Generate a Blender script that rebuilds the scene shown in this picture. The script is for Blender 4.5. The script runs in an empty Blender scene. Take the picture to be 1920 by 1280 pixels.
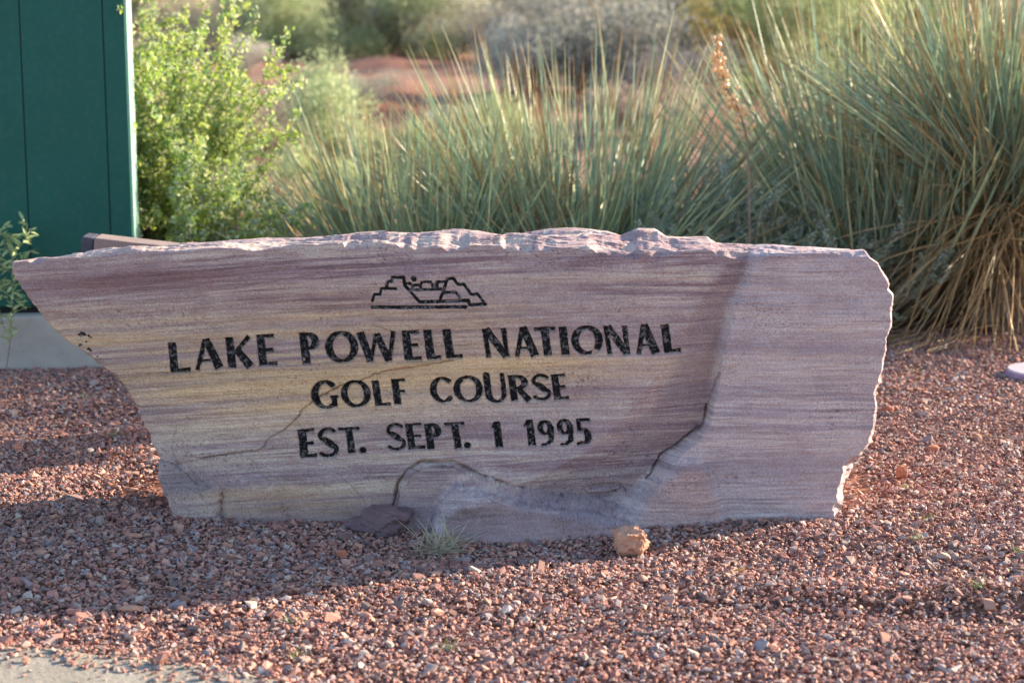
import bpy, bmesh, math, random
import numpy as np
from mathutils import Vector, Matrix, noise as mnoise

# ------------------------------------------------------------------ camera, light, exposure
SC = bpy.context.scene
COL = SC.collection
R = math.radians
FPX = 3760.0                      # focal length in pixels of the 1920 px wide photograph
PITCH = R(10.9)
CAMH = 1.504
cam_d = bpy.data.cameras.new('camera')
cam = bpy.data.objects.new('camera', cam_d); COL.objects.link(cam)
cam.location = (0, 0, CAMH); cam.rotation_euler = (R(90) - PITCH, 0, 0)
cam_d.sensor_width = 36; cam_d.lens = FPX / 1920 * 36
cam_d.clip_start = .1; cam_d.clip_end = 3000
cam_d.dof.use_dof = True; cam_d.dof.focus_distance = 5.42; cam_d.dof.aperture_fstop = 3.5
SC.camera = cam

SUN_AZ = R(25)                    # from +X towards +Y: right of and behind the rock
SUN_EL = R(19)
world = bpy.data.worlds.new('World'); SC.world = world; world.use_nodes = True
wn = world.node_tree; wn.nodes.clear()
wo = wn.nodes.new('ShaderNodeOutputWorld'); wb = wn.nodes.new('ShaderNodeBackground')
sky = wn.nodes.new('ShaderNodeTexSky'); sky.sky_type = 'NISHITA'; sky.sun_disc = False
sky.sun_elevation = SUN_EL; sky.sun_rotation = R(90) - SUN_AZ; sky.air_density = 1.0; sky.dust_density = .7; sky.ozone_density = 1.8
wn.links.new(sky.outputs[0], wb.inputs[0]); wb.inputs[1].default_value = .12
wn.links.new(wb.outputs[0], wo.inputs[0])
sun_d = bpy.data.lights.new('sun', 'SUN'); sun_d.energy = 5.0; sun_d.angle = R(.53); sun_d.color = (1, .83, .62)
sun = bpy.data.objects.new('sun', sun_d); COL.objects.link(sun)
sdir = Vector((math.cos(SUN_EL) * math.cos(SUN_AZ), math.cos(SUN_EL) * math.sin(SUN_AZ), math.sin(SUN_EL)))
sun.rotation_euler = sdir.to_track_quat('Z', 'Y').to_euler(); sun.location = (6, 6, 6)
SC.view_settings.view_transform = 'Standard'; SC.view_settings.look = 'None'
SC.view_settings.exposure = 1.66; SC.view_settings.gamma = 1; SC.view_settings.use_curve_mapping = False
SC.render.engine = 'CYCLES'

# ------------------------------------------------------------------ helpers
rng = np.random.default_rng(7)
random.seed(7)
sp_, cp_ = math.sin(PITCH), math.cos(PITCH)

def at(px, py, Y):
    """point at depth Y on the ray through a pixel of the photograph"""
    a = (px - 960) / FPX; b = (640 - py) / FPX
    dy = cp_ + b * sp_; dz = -sp_ + b * cp_
    k = Y / dy
    return a * k, Y + 0 * a, CAMH + dz * k

def ground_at(px, py, z=0.0):
    a = (px - 960) / FPX; b = (640 - py) / FPX
    dy = cp_ + b * sp_; dz = -sp_ + b * cp_
    k = (z - CAMH) / dz
    return a * k, dy * k

def tag(o, label=None, cat=None, group=None, kind=None):
    if label: o['label'] = label
    if cat: o['category'] = cat
    if group: o['group'] = group
    if kind: o['kind'] = kind
    return o

def link(name, me, mat=None, parent=None):
    o = bpy.data.objects.new(name, me); COL.objects.link(o)
    if mat and me is not None and not me.materials: me.materials.append(mat)
    if parent: o.parent = parent
    return o

def empty(name, loc, rz=0):
    o = bpy.data.objects.new(name, None); COL.objects.link(o)
    o.location = loc; o.rotation_euler = (0, 0, rz); o.empty_display_size = .1
    return o

def mesh_np(name, V, F, attrs=None, smooth=False):
    V = np.asarray(V, dtype=np.float32); F = np.asarray(F, dtype=np.int32)
    me = bpy.data.meshes.new(name)
    me.vertices.add(len(V)); me.vertices.foreach_set('co', V.ravel())
    n = F.shape[1]
    me.loops.add(F.size); me.loops.foreach_set('vertex_index', F.ravel())
    me.polygons.add(len(F)); me.polygons.foreach_set('loop_start', np.arange(0, F.size, n, dtype=np.int32))
    if smooth: me.polygons.foreach_set('use_smooth', np.ones(len(F), dtype=bool))
    else: me.polygons.foreach_set('use_smooth', np.zeros(len(F), dtype=bool))
    for k, (ty, arr) in (attrs or {}).items():
        a = me.attributes.new(k, ty, 'POINT')
        arr = np.asarray(arr, dtype=np.float32)
        if ty == 'FLOAT_COLOR':
            if arr.shape[1] == 3: arr = np.concatenate([arr, np.ones((len(arr), 1), np.float32)], 1)
            a.data.foreach_set('color', arr.ravel())
        elif ty == 'FLOAT': a.data.foreach_set('value', arr.ravel())
        else: a.data.foreach_set('vector', arr.ravel())
    me.update(calc_edges=True)
    return me

def sstep(a, b, x):
    t = np.clip((x - a) / (b - a), 0, 1)
    return t * t * (3 - 2 * t)

_tabs = {}
def vn(x, y, seed=0):
    """value noise in -1..1, period 256"""
    if seed not in _tabs: _tabs[seed] = np.random.default_rng(1000 + seed).uniform(-1, 1, (256, 256))
    T = _tabs[seed]
    x = np.asarray(x, float); y = np.asarray(y, float)
    xi = np.floor(x); yi = np.floor(y); fx = x - xi; fy = y - yi
    xi = xi.astype(int) % 256; yi = yi.astype(int) % 256; x1 = (xi + 1) % 256; y1 = (yi + 1) % 256
    fx = fx * fx * (3 - 2 * fx); fy = fy * fy * (3 - 2 * fy)
    return (T[xi, yi] * (1 - fx) + T[x1, yi] * fx) * (1 - fy) + (T[xi, y1] * (1 - fx) + T[x1, y1] * fx) * fy

def fbm(x, y, seed=0, oct=4, gain=.5):
    s = 0; a = 1; n = 0
    for k in range(oct):
        s = s + a * vn(x * 2 ** k + 13.7 * k, y * 2 ** k + 5.1 * k, seed + k); n += a; a *= gain
    return s / n

def poly_sdf(X, Y, P):
    P = np.asarray(P, float); d = np.full(X.shape, 1e18); inside = np.zeros(X.shape, bool)
    for i in range(len(P)):
        a = P[i]; b = P[i - 1]; e = b - a
        wx = X - a[0]; wy = Y - a[1]
        t = np.clip((wx * e[0] + wy * e[1]) / max(e @ e, 1e-9), 0, 1)
        d = np.minimum(d, (wx - e[0] * t) ** 2 + (wy - e[1] * t) ** 2)
        c = ((a[1] > Y) != (b[1] > Y)) & (X < (b[0] - a[0]) * (Y - a[1]) / (b[1] - a[1] + 1e-12) + a[0])
        inside ^= c
    return np.where(inside, -1, 1) * np.sqrt(d)

def line_d(X, Y, P):
    d = np.full(X.shape, 1e9)
    for a, b in zip(P[:-1], P[1:]):
        a = np.array(a, float); b = np.array(b, float); e = b - a
        wx = X - a[0]; wy = Y - a[1]
        t = np.clip((wx * e[0] + wy * e[1]) / (e @ e), 0, 1)
        d = np.minimum(d, np.hypot(wx - e[0] * t, wy - e[1] * t))
    return d

# ------------------------------------------------------------------ materials
def mat_new(name):
    m = bpy.data.materials.new(name); m.use_nodes = True
    nt = m.node_tree; bs = nt.nodes['Principled BSDF']
    bs.inputs['Specular IOR Level'].default_value = .25
    return m, nt, bs

def N(nt, t, **kw):
    n = nt.nodes.new(t)
    for k, v in kw.items():
        if k.startswith('i_'):
            key = k[2:].replace('_', ' ')
            n.inputs[key].default_value = v
        else: setattr(n, k, v)
    return n

def noise_node(nt, vec, scale, detail=4, rough=.55, dist=0):
    n = N(nt, 'ShaderNodeTexNoise'); n.inputs['Scale'].default_value = scale; n.inputs['Detail'].default_value = detail
    n.inputs['Roughness'].default_value = rough; n.inputs['Distortion'].default_value = dist
    if vec: nt.links.new(vec, n.inputs['Vector'])
    return n

def ramp(nt, fac, stops, interp='LINEAR'):
    r = N(nt, 'ShaderNodeValToRGB'); r.color_ramp.interpolation = interp
    el = r.color_ramp.elements
    while len(el) < len(stops): el.new(.5)
    for e, (p, c) in zip(el, stops): e.position = p; e.color = (*c, 1)
    nt.links.new(fac, r.inputs[0]); return r

def mixc(nt, fac, a, b, mode='MIX'):
    m = N(nt, 'ShaderNodeMix', data_type='RGBA', blend_type=mode)
    for s, v in ((0, fac), (6, a), (7, b)):
        if hasattr(v, 'is_output') or hasattr(v, 'links'): nt.links.new(v, m.inputs[s])
        else: m.inputs[s].default_value = v if s == 0 else (*v, 1)
    return m.outputs[2]

def math_n(nt, op, a, b=None, c=None, clamp=False):
    m = N(nt, 'ShaderNodeMath', operation=op); m.use_clamp = clamp
    for i, v in enumerate((a, b, c)):
        if v is None: continue
        if hasattr(v, 'links'): nt.links.new(v, m.inputs[i])
        else: m.inputs[i].default_value = v
    return m.outputs[0]

def bump(nt, bs, h, strength, dist):
    b = N(nt, 'ShaderNodeBump'); b.inputs['Strength'].default_value = strength; b.inputs['Distance'].default_value = dist
    nt.links.new(h, b.inputs['Height']); nt.links.new(b.outputs[0], bs.inputs['Normal']); return b

def coord(nt): return N(nt, 'ShaderNodeTexCoord').outputs['Object']
def geo(nt): return N(nt, 'ShaderNodeNewGeometry').outputs['Position']

def make_rock_mat():
    m, nt, bs = mat_new('banded_sandstone')
    P = geo(nt); L = nt.links
    col = N(nt, 'ShaderNodeAttribute', attribute_name='col').outputs['Color']
    sd = N(nt, 'ShaderNodeAttribute', attribute_name='sdf').outputs['Fac']
    # grain
    g = noise_node(nt, P, 260, 3, .7)
    mp = N(nt, 'ShaderNodeMapping'); mp.inputs['Scale'].default_value = (5, 5, 170); mp.inputs['Rotation'].default_value = (0, R(3), 0)
    L.new(P, mp.inputs['Vector']); st = noise_node(nt, mp.outputs[0], 1, 5, .65, .15)
    v1 = N(nt, 'ShaderNodeMapRange'); v1.inputs[1].default_value = .25; v1.inputs[2].default_value = .75; v1.inputs[3].default_value = .66; v1.inputs[4].default_value = 1.34
    L.new(g.outputs[0], v1.inputs[0])
    v2 = N(nt, 'ShaderNodeMapRange'); v2.inputs[1].default_value = .3; v2.inputs[2].default_value = .7; v2.inputs[3].default_value = .92; v2.inputs[4].default_value = 1.08
    L.new(st.outputs[0], v2.inputs[0])
    vv = math_n(nt, 'MULTIPLY', v1.outputs[0], v2.outputs[0])
    cs = N(nt, 'ShaderNodeVectorMath', operation='SCALE'); L.new(col, cs.inputs[0]); L.new(vv, cs.inputs['Scale'])
    # dark specks
    sp = noise_node(nt, P, 90, 2, .6)
    spk = ramp(nt, sp.outputs[0], [(0, (1, 1, 1)), (.27, (1, 1, 1)), (.31, (0, 0, 0)), (1, (0, 0, 0))])
    base = mixc(nt, math_n(nt, 'MULTIPLY', spk.outputs[0], .35), cs.outputs[0], (.16, .07, .05))
    # black paint in the cut letters
    pn = noise_node(nt, P, 120, 4, .7)
    e = math_n(nt, 'MULTIPLY_ADD', pn.outputs[0], 4.0, -2.0)
    d = math_n(nt, 'ADD', sd, e)
    pm = N(nt, 'ShaderNodeMapRange'); pm.inputs[1].default_value = .15; pm.inputs[2].default_value = -.45; pm.inputs[3].default_value = 0; pm.inputs[4].default_value = 1
    L.new(d, pm.inputs[0])
    wn_ = noise_node(nt, P, 85, 6, .72)
    wear = ramp(nt, wn_.outputs[0], [(0, (0, 0, 0)), (.51, (0, 0, 0)), (.60, (1, 1, 1)), (1, (1, 1, 1))])
    pc = mixc(nt, math_n(nt, 'MULTIPLY', wear.outputs[0], .75), (.011, .011, .012), (.24, .21, .215))
    fin = mixc(nt, pm.outputs[0], base, pc)
    L.new(fin, bs.inputs['Base Color'])
    bs.inputs['Roughness'].default_value = .88
    hh = math_n(nt, 'ADD', g.outputs[0], math_n(nt, 'MULTIPLY', st.outputs[0], .45))
    bump(nt, bs, hh, .8, .004)
    return m

def simple_noise_mat(name, stops, scale, rough=.9, bstr=.3, bdist=.004, bscale=None, detail=5):
    m, nt, bs = mat_new(name); P = geo(nt)
    n = noise_node(nt, P, scale, detail, .6)
    r = ramp(nt, n.outputs[0], stops); nt.links.new(r.outputs[0], bs.inputs['Base Color'])
    b = noise_node(nt, P, bscale or scale * 4, 5, .65)
    bs.inputs['Roughness'].default_value = rough
    bump(nt, bs, b.outputs[0], bstr, bdist); return m

def leaf_mat(name, trans=.45, rough=.6, objcol=False):
    m, nt, bs = mat_new(name); L = nt.links
    c = N(nt, 'ShaderNodeAttribute', attribute_name='col').outputs['Color']
    if objcol:
        oc = N(nt, 'ShaderNodeObjectInfo').outputs['Color']; c = mixc(nt, 1.0, c, oc, 'MULTIPLY')
    L.new(c, bs.inputs['Base Color']); bs.inputs['Roughness'].default_value = rough
    bs.inputs['Specular IOR Level'].default_value = .35
    t = N(nt, 'ShaderNodeBsdfTranslucent'); L.new(c, t.inputs[0])
    mx = N(nt, 'ShaderNodeMixShader'); mx.inputs[0].default_value = trans
    L.new(bs.outputs[0], mx.inputs[1]); L.new(t.outputs[0], mx.inputs[2])
    L.new(mx.outputs[0], nt.nodes['Material Output'].inputs['Surface']); return m

def gravel_mat():
    m, nt, bs = mat_new('gravel_stones'); L = nt.links
    rnd = N(nt, 'ShaderNodeObjectInfo').outputs['Random']
    stops = [(0, (.11, .034, .028)), (.09, (.24, .066, .046)), (.20, (.34, .112, .078)), (.32, (.43, .175, .125)),
             (.45, (.47, .24, .175)), (.54, (.34, .145, .12)), (.62, (.50, .33, .25)), (.68, (.30, .26, .265)),
             (.76, (.055, .045, .055)), (.81, (.46, .38, .34)), (.85, (.19, .17, .20)), (.90, (.10, .075, .08)), (.94, (.50, .22, .13)), (.985, (.54, .49, .45))]
    r = ramp(nt, rnd, stops, 'CONSTANT')
    P = geo(nt); n = noise_node(nt, P, 240, 4, .7)
    v = N(nt, 'ShaderNodeMapRange'); v.inputs[1].default_value = .25; v.inputs[2].default_value = .75; v.inputs[3].default_value = .7; v.inputs[4].default_value = 1.25
    L.new(n.outputs[0], v.inputs[0])
    n2 = noise_node(nt, P, 3.1, 2, .6)
    v2 = N(nt, 'ShaderNodeMapRange'); v2.inputs[1].default_value = .3; v2.inputs[2].default_value = .7; v2.inputs[3].default_value = .85; v2.inputs[4].default_value = 1.12
    L.new(n2.outputs[0], v2.inputs[0])
    cs = N(nt, 'ShaderNodeVectorMath', operation='SCALE'); L.new(r.outputs[0], cs.inputs[0]); L.new(math_n(nt, 'MULTIPLY', v.outputs[0], v2.outputs[0]), cs.inputs['Scale'])
    # a coat of the pinkish dust that lies between the stones
    dust = mixc(nt, .30, cs.outputs[0], (.52, .35, .29))
    L.new(dust, bs.inputs['Base Color']); bs.inputs['Roughness'].default_value = .8
    bump(nt, bs, n.outputs[0], .35, .002); return m

def soil_mat():
    m, nt, bs = mat_new('red_sandy_soil'); P = geo(nt)
    n = noise_node(nt, P, .9, 6, .62)
    r = ramp(nt, n.outputs[0], [(.25, (.20, .085, .055)), (.5, (.30, .135, .088)), (.75, (.38, .20, .14))])
    pt = noise_node(nt, P, .55, 5, .6)
    pr = ramp(nt, pt.outputs[0], [(.46, (0, 0, 0)), (.60, (1, 1, 1))])
    r_out = mixc(nt, math_n(nt, 'MULTIPLY', pr.outputs[0], .7), r.outputs[0], (.22, .165, .125))
    f = noise_node(nt, P, 60, 5, .7)
    v = ramp(nt, f.outputs[0], [(.3, (.6, .55, .55)), (.5, (1, 1, 1)), (.7, (1.25, 1.25, 1.25))])
    c = mixc(nt, 1.0, r_out, v.outputs[0], 'MULTIPLY')
    nt.links.new(c, bs.inputs['Base Color']); bs.inputs['Roughness'].default_value = .95
    bump(nt, bs, f.outputs[0], .8, .01); return m

M = {}
M['rock'] = make_rock_mat()
M['gravel'] = gravel_mat()
M['soil'] = soil_mat()
M['leaf'] = leaf_mat('leaf', .45)
M['blade'] = leaf_mat('grass_blade', .5, .38)
M['far_leaf'] = leaf_mat('shrub_leaf', .35, .7, True)
M['wood'] = simple_noise_mat('bare_wood', [(.3, (.16, .115, .085)), (.7, (.30, .23, .18))], 30)
M['orange_stone'] = simple_noise_mat('orange_sandstone', [(.25, (.38, .18, .115)), (.5, (.50, .265, .18)), (.75, (.58, .35, .25))], 22, .9, .7, .006, 90)
M['red_stone'] = simple_noise_mat('red_sandstone', [(.25, (.34, .12, .075)), (.75, (.48, .20, .125))], 30, .9, .5, .004, 110)
M['plum_stone'] = simple_noise_mat('plum_stone', [(.3, (.13, .075, .085)), (.7, (.20, .125, .13))], 18, .85, .5, .004, 90)
M['yellow_stone'] = simple_noise_mat('yellow_stone', [(.3, (.36, .27, .13)), (.7, (.46, .36, .18))], 30, .85, .4, .003, 90)
M['concrete'] = simple_noise_mat('weathered_concrete', [(.2, (.30, .28, .26)), (.5, (.41, .385, .35)), (.8, (.50, .46, .42))], 7, .93, .5, .004, 120, 9)
M['pale_concrete'] = simple_noise_mat('pale_walk_concrete', [(.2, (.23, .20, .16)), (.5, (.31, .275, .225)), (.8, (.38, .34, .285))], 9, .93, .8, .005, 60, 9)
M['slab'] = simple_noise_mat('brown_grey_timber', [(.3, (.20, .15, .14)), (.7, (.29, .225, .205))], 12)
M['slab_end'] = simple_noise_mat('dark_timber_end', [(.3, (.045, .05, .07)), (.7, (.09, .09, .115))], 20)

def painted_metal():
    m, nt, bs = mat_new('green_cabinet_paint'); P = geo(nt)
    n = noise_node(nt, P, 2.2, 5, .6)
    r = ramp(nt, n.outputs[0], [(.3, (.003, .080, .062)), (.7, (.005, .100, .078))])
    d = noise_node(nt, P, 45, 5, .7)
    dm = ramp(nt, d.outputs[0], [(.5, (0, 0, 0)), (.75, (1, 1, 1))])
    c = mixc(nt, math_n(nt, 'MULTIPLY', dm.outputs[0], .10), r.outputs[0], (.25, .22, .17))
    nt.links.new(c, bs.inputs['Base Color']); bs.inputs['Roughness'].default_value = .5
    bs.inputs['Specular IOR Level'].default_value = .3
    bump(nt, bs, d.outputs[0], .06, .001); return m
M['paint'] = painted_metal()
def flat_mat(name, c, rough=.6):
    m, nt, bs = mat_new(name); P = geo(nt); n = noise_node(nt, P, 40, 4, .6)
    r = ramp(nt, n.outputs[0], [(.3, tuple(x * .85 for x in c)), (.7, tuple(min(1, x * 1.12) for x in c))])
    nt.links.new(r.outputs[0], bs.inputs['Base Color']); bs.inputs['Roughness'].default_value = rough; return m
M['sunlit_side'] = flat_mat('green_paint_sun_glare', (.26, .44, .36), .45)  # pale green stands in for sun glare on the cabinet side
M['black'] = flat_mat('black_gap_shade_and_seal', (.008, .01, .01))
M['lid_top'] = flat_mat('faded_pink_plastic', (.55, .47, .52), .5)
M['lid_side'] = flat_mat('purple_plastic', (.38, .25, .36), .5)

# ------------------------------------------------------------------ ground height
Y0 = 5.32                         # depth of the inscribed face
def gh(x, y):
    x = np.asarray(x, float); y = np.asarray(y, float)
    near = sstep(14, 9, y)
    h = near * (.014 * fbm(x * 1.7 + 3, y * 1.7, 40, 3) + .008 * fbm(x * 6, y * 6, 44, 2))
    # a low ridge and hollow in the right foreground, a scrape at the left foot of the rock
    h = h + near * (.022 * np.exp(-((y - 4.62 + .08 * (x - .9)) / .09) ** 2) * sstep(.3, .8, x) - .02 * np.exp(-((y - 4.47 + .05 * (x - .9)) / .08) ** 2) * sstep(.3, .8, x))
    h = h - near * .035 * np.exp(-((x + .93) / .10) ** 2 - ((y - 5.50) / .16) ** 2)
    h = h + near * .03 * np.exp(-((x + .98) / .13) ** 2 - ((y - 5.78) / .2) ** 2)
    h = h - near * .030 * np.exp(-((x + .02) / .55) ** 2) * sstep(5.62, 5.3, y) * sstep(4.7, 5.05, y)
    far = sstep(10, 22, y)
    h = h + far * sstep(60, 40, y) * .16 * np.abs(fbm(x * .7 + 2, y * .30, 66, 3))
    h = h + far * (.10 * fbm(x * .22, y * .16, 50, 4) + .12 * np.abs(fbm(x * .5 + 9, y * .35, 54, 3)))
    h = h + sstep(16, 30, y) * .18 * vn(x * .11 + 4, y * .09, 58) + sstep(60, 300, y) * 3
    return h

def make_ground():
    xs = np.concatenate([-np.geomspace(400, 3.2, 60), np.arange(-3.1, 3.11, .025), np.geomspace(3.2, 400, 60)])
    ys = np.concatenate([[-60, -20, -6, 0, 2, 3], np.arange(3.2, 9.5, .025), np.geomspace(9.6, 60, 170), np.geomspace(64, 700, 30)])
    X, Y = np.meshgrid(xs, ys, indexing='ij'); Z = gh(X, Y) - .012
    Z = np.where(Y < 3.2, Z * 0 - .012, Z)
    n, m = X.shape; V = np.stack([X, Y, Z], -1).reshape(-1, 3)
    i = np.arange(n * m).reshape(n, m)
    F = np.stack([i[:-1, :-1], i[1:, :-1], i[1:, 1:], i[:-1, 1:]], -1).reshape(-1, 4)
    o = link('ground', mesh_np('ground', V, F, smooth=True), M['soil'])
    tag(o, kind='structure')
make_ground()

# ------------------------------------------------------------------ concrete walk, bottom left
WE = [ground_at(-500, 1165), ground_at(0, 1213), ground_at(160, 1226), ground_at(300, 1243), ground_at(420, 1258), ground_at(560, 1284), ground_at(900, 1345)]
def walk_edge(x):
    return np.interp(x, [p[0] for p in WE], [p[1] for p in WE])
def make_walk():
    xs = np.arange(-4, .6, .03); t = np.concatenate([np.linspace(0, .12, 7), np.linspace(.2, 1, 8)])
    V = []; 
    for x in xs:
        e = walk_edge(x) + .012 * float(vn(x * 14, 0, 61)) + .006 * float(vn(x * 50, 3, 62))
        for k, tt in enumerate(t):
            y = e - tt * (e - 2.2); z = .016 - (.012 if k == 0 else 0) + .0012 * float(vn(x * 9, y * 9, 63))
            V.append((x, y, z))
    n = len(xs); m = len(t); i = np.arange(n * m).reshape(n, m)
    F = np.stack([i[:-1, :-1], i[:-1, 1:], i[1:, 1:], i[1:, :-1]], -1).reshape(-1, 4)
    # a skirt down into the soil
    V = np.array(V); sk = V[i[:, 0]].copy(); sk[:, 2] = -.08; sk[:, 1] += .01; b = len(V); V = np.vstack([V, sk])
    j = b + np.arange(n); F = np.vstack([F, np.stack([i[:-1, 0], i[1:, 0], j[1:], j[:-1]], -1)])
    o = link('pavement', mesh_np('pavement', V, F, smooth=True), M['pale_concrete']); tag(o, kind='structure')
make_walk()

# ------------------------------------------------------------------ the inscribed rock
def curve(P, n, jit=0, seed=0):
    P = np.array(P, float); s = np.concatenate([[0], np.cumsum(np.hypot(*np.diff(P, axis=0).T))])
    t = np.linspace(0, s[-1], n); return np.stack([np.interp(t, s, P[:, 0]), np.interp(t, s, P[:, 1])], -1)
TOP = [(22, 492), (60, 486), (120, 483), (180, 478), (240, 469), (300, 471), (380, 466), (440, 464), (475, 470), (560, 459), (640, 456), (700, 452), (768, 461), (782, 466), (820, 459),
       (862, 468), (880, 461), (980, 459), (1050, 464), (1100, 462), (1160, 470), (1185, 477), (1200, 469), (1262, 472), (1330, 466), (1400, 474), (1500, 475), (1560, 472), (1623, 470)]
RIGHT = [(1623, 470), (1632, 483), (1645, 492), (1652, 505), (1664, 520), (1668, 533), (1664, 541), (1673, 553), (1672, 575), (1674, 592), (1668, 615), (1661, 635), (1664, 655), (1655, 680), (1652, 702),
         (1655, 716), (1640, 736), (1646, 760), (1642, 790), (1638, 815), (1626, 843), (1614, 862), (1604, 880), (1594, 898), (1584, 915), (1582, 935), (1580, 960), (1578, 1040)]
LEFT = [(22, 492), (24, 512), (40, 540), (60, 572), (88, 606), (118, 634), (150, 655), (180, 680), (212, 702), (240, 735), (258, 765), (270, 795), (284, 830), (300, 858), (296, 885), (304, 915), (320, 940), (335, 1040)]
BOT = [(335, 1040), (600, 1050), (1100, 1055), (1578, 1040)]
SILH = [(22, 489), (60, 482), (100, 478), (150, 471), (200, 466), (290, 462), (320, 458), (420, 452), (480, 446), (560, 446), (650, 443), (700, 440), (790, 438), (850, 435), (940, 440), (1000, 434), (1060, 430),
        (1110, 430), (1150, 434), (1172, 441), (1180, 437), (1205, 428), (1240, 430), (1262, 444), (1300, 447), (1340, 447), (1360, 459), (1450, 462), (1540, 466), (1623, 468)]
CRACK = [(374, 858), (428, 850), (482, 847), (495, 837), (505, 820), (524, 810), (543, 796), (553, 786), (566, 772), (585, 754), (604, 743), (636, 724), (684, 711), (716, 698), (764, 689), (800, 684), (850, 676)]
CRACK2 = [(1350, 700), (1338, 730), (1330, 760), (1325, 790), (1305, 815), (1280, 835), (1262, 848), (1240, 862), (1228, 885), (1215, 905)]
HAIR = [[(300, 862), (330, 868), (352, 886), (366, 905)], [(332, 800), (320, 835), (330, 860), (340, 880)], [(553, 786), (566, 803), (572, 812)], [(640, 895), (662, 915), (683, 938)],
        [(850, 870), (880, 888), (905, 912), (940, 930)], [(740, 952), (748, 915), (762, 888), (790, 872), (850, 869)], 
        [(440, 540), (560, 520), (600, 512)], [(300, 698), (420, 700)], [(700, 610), (820, 650), (905, 645)]]

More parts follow.
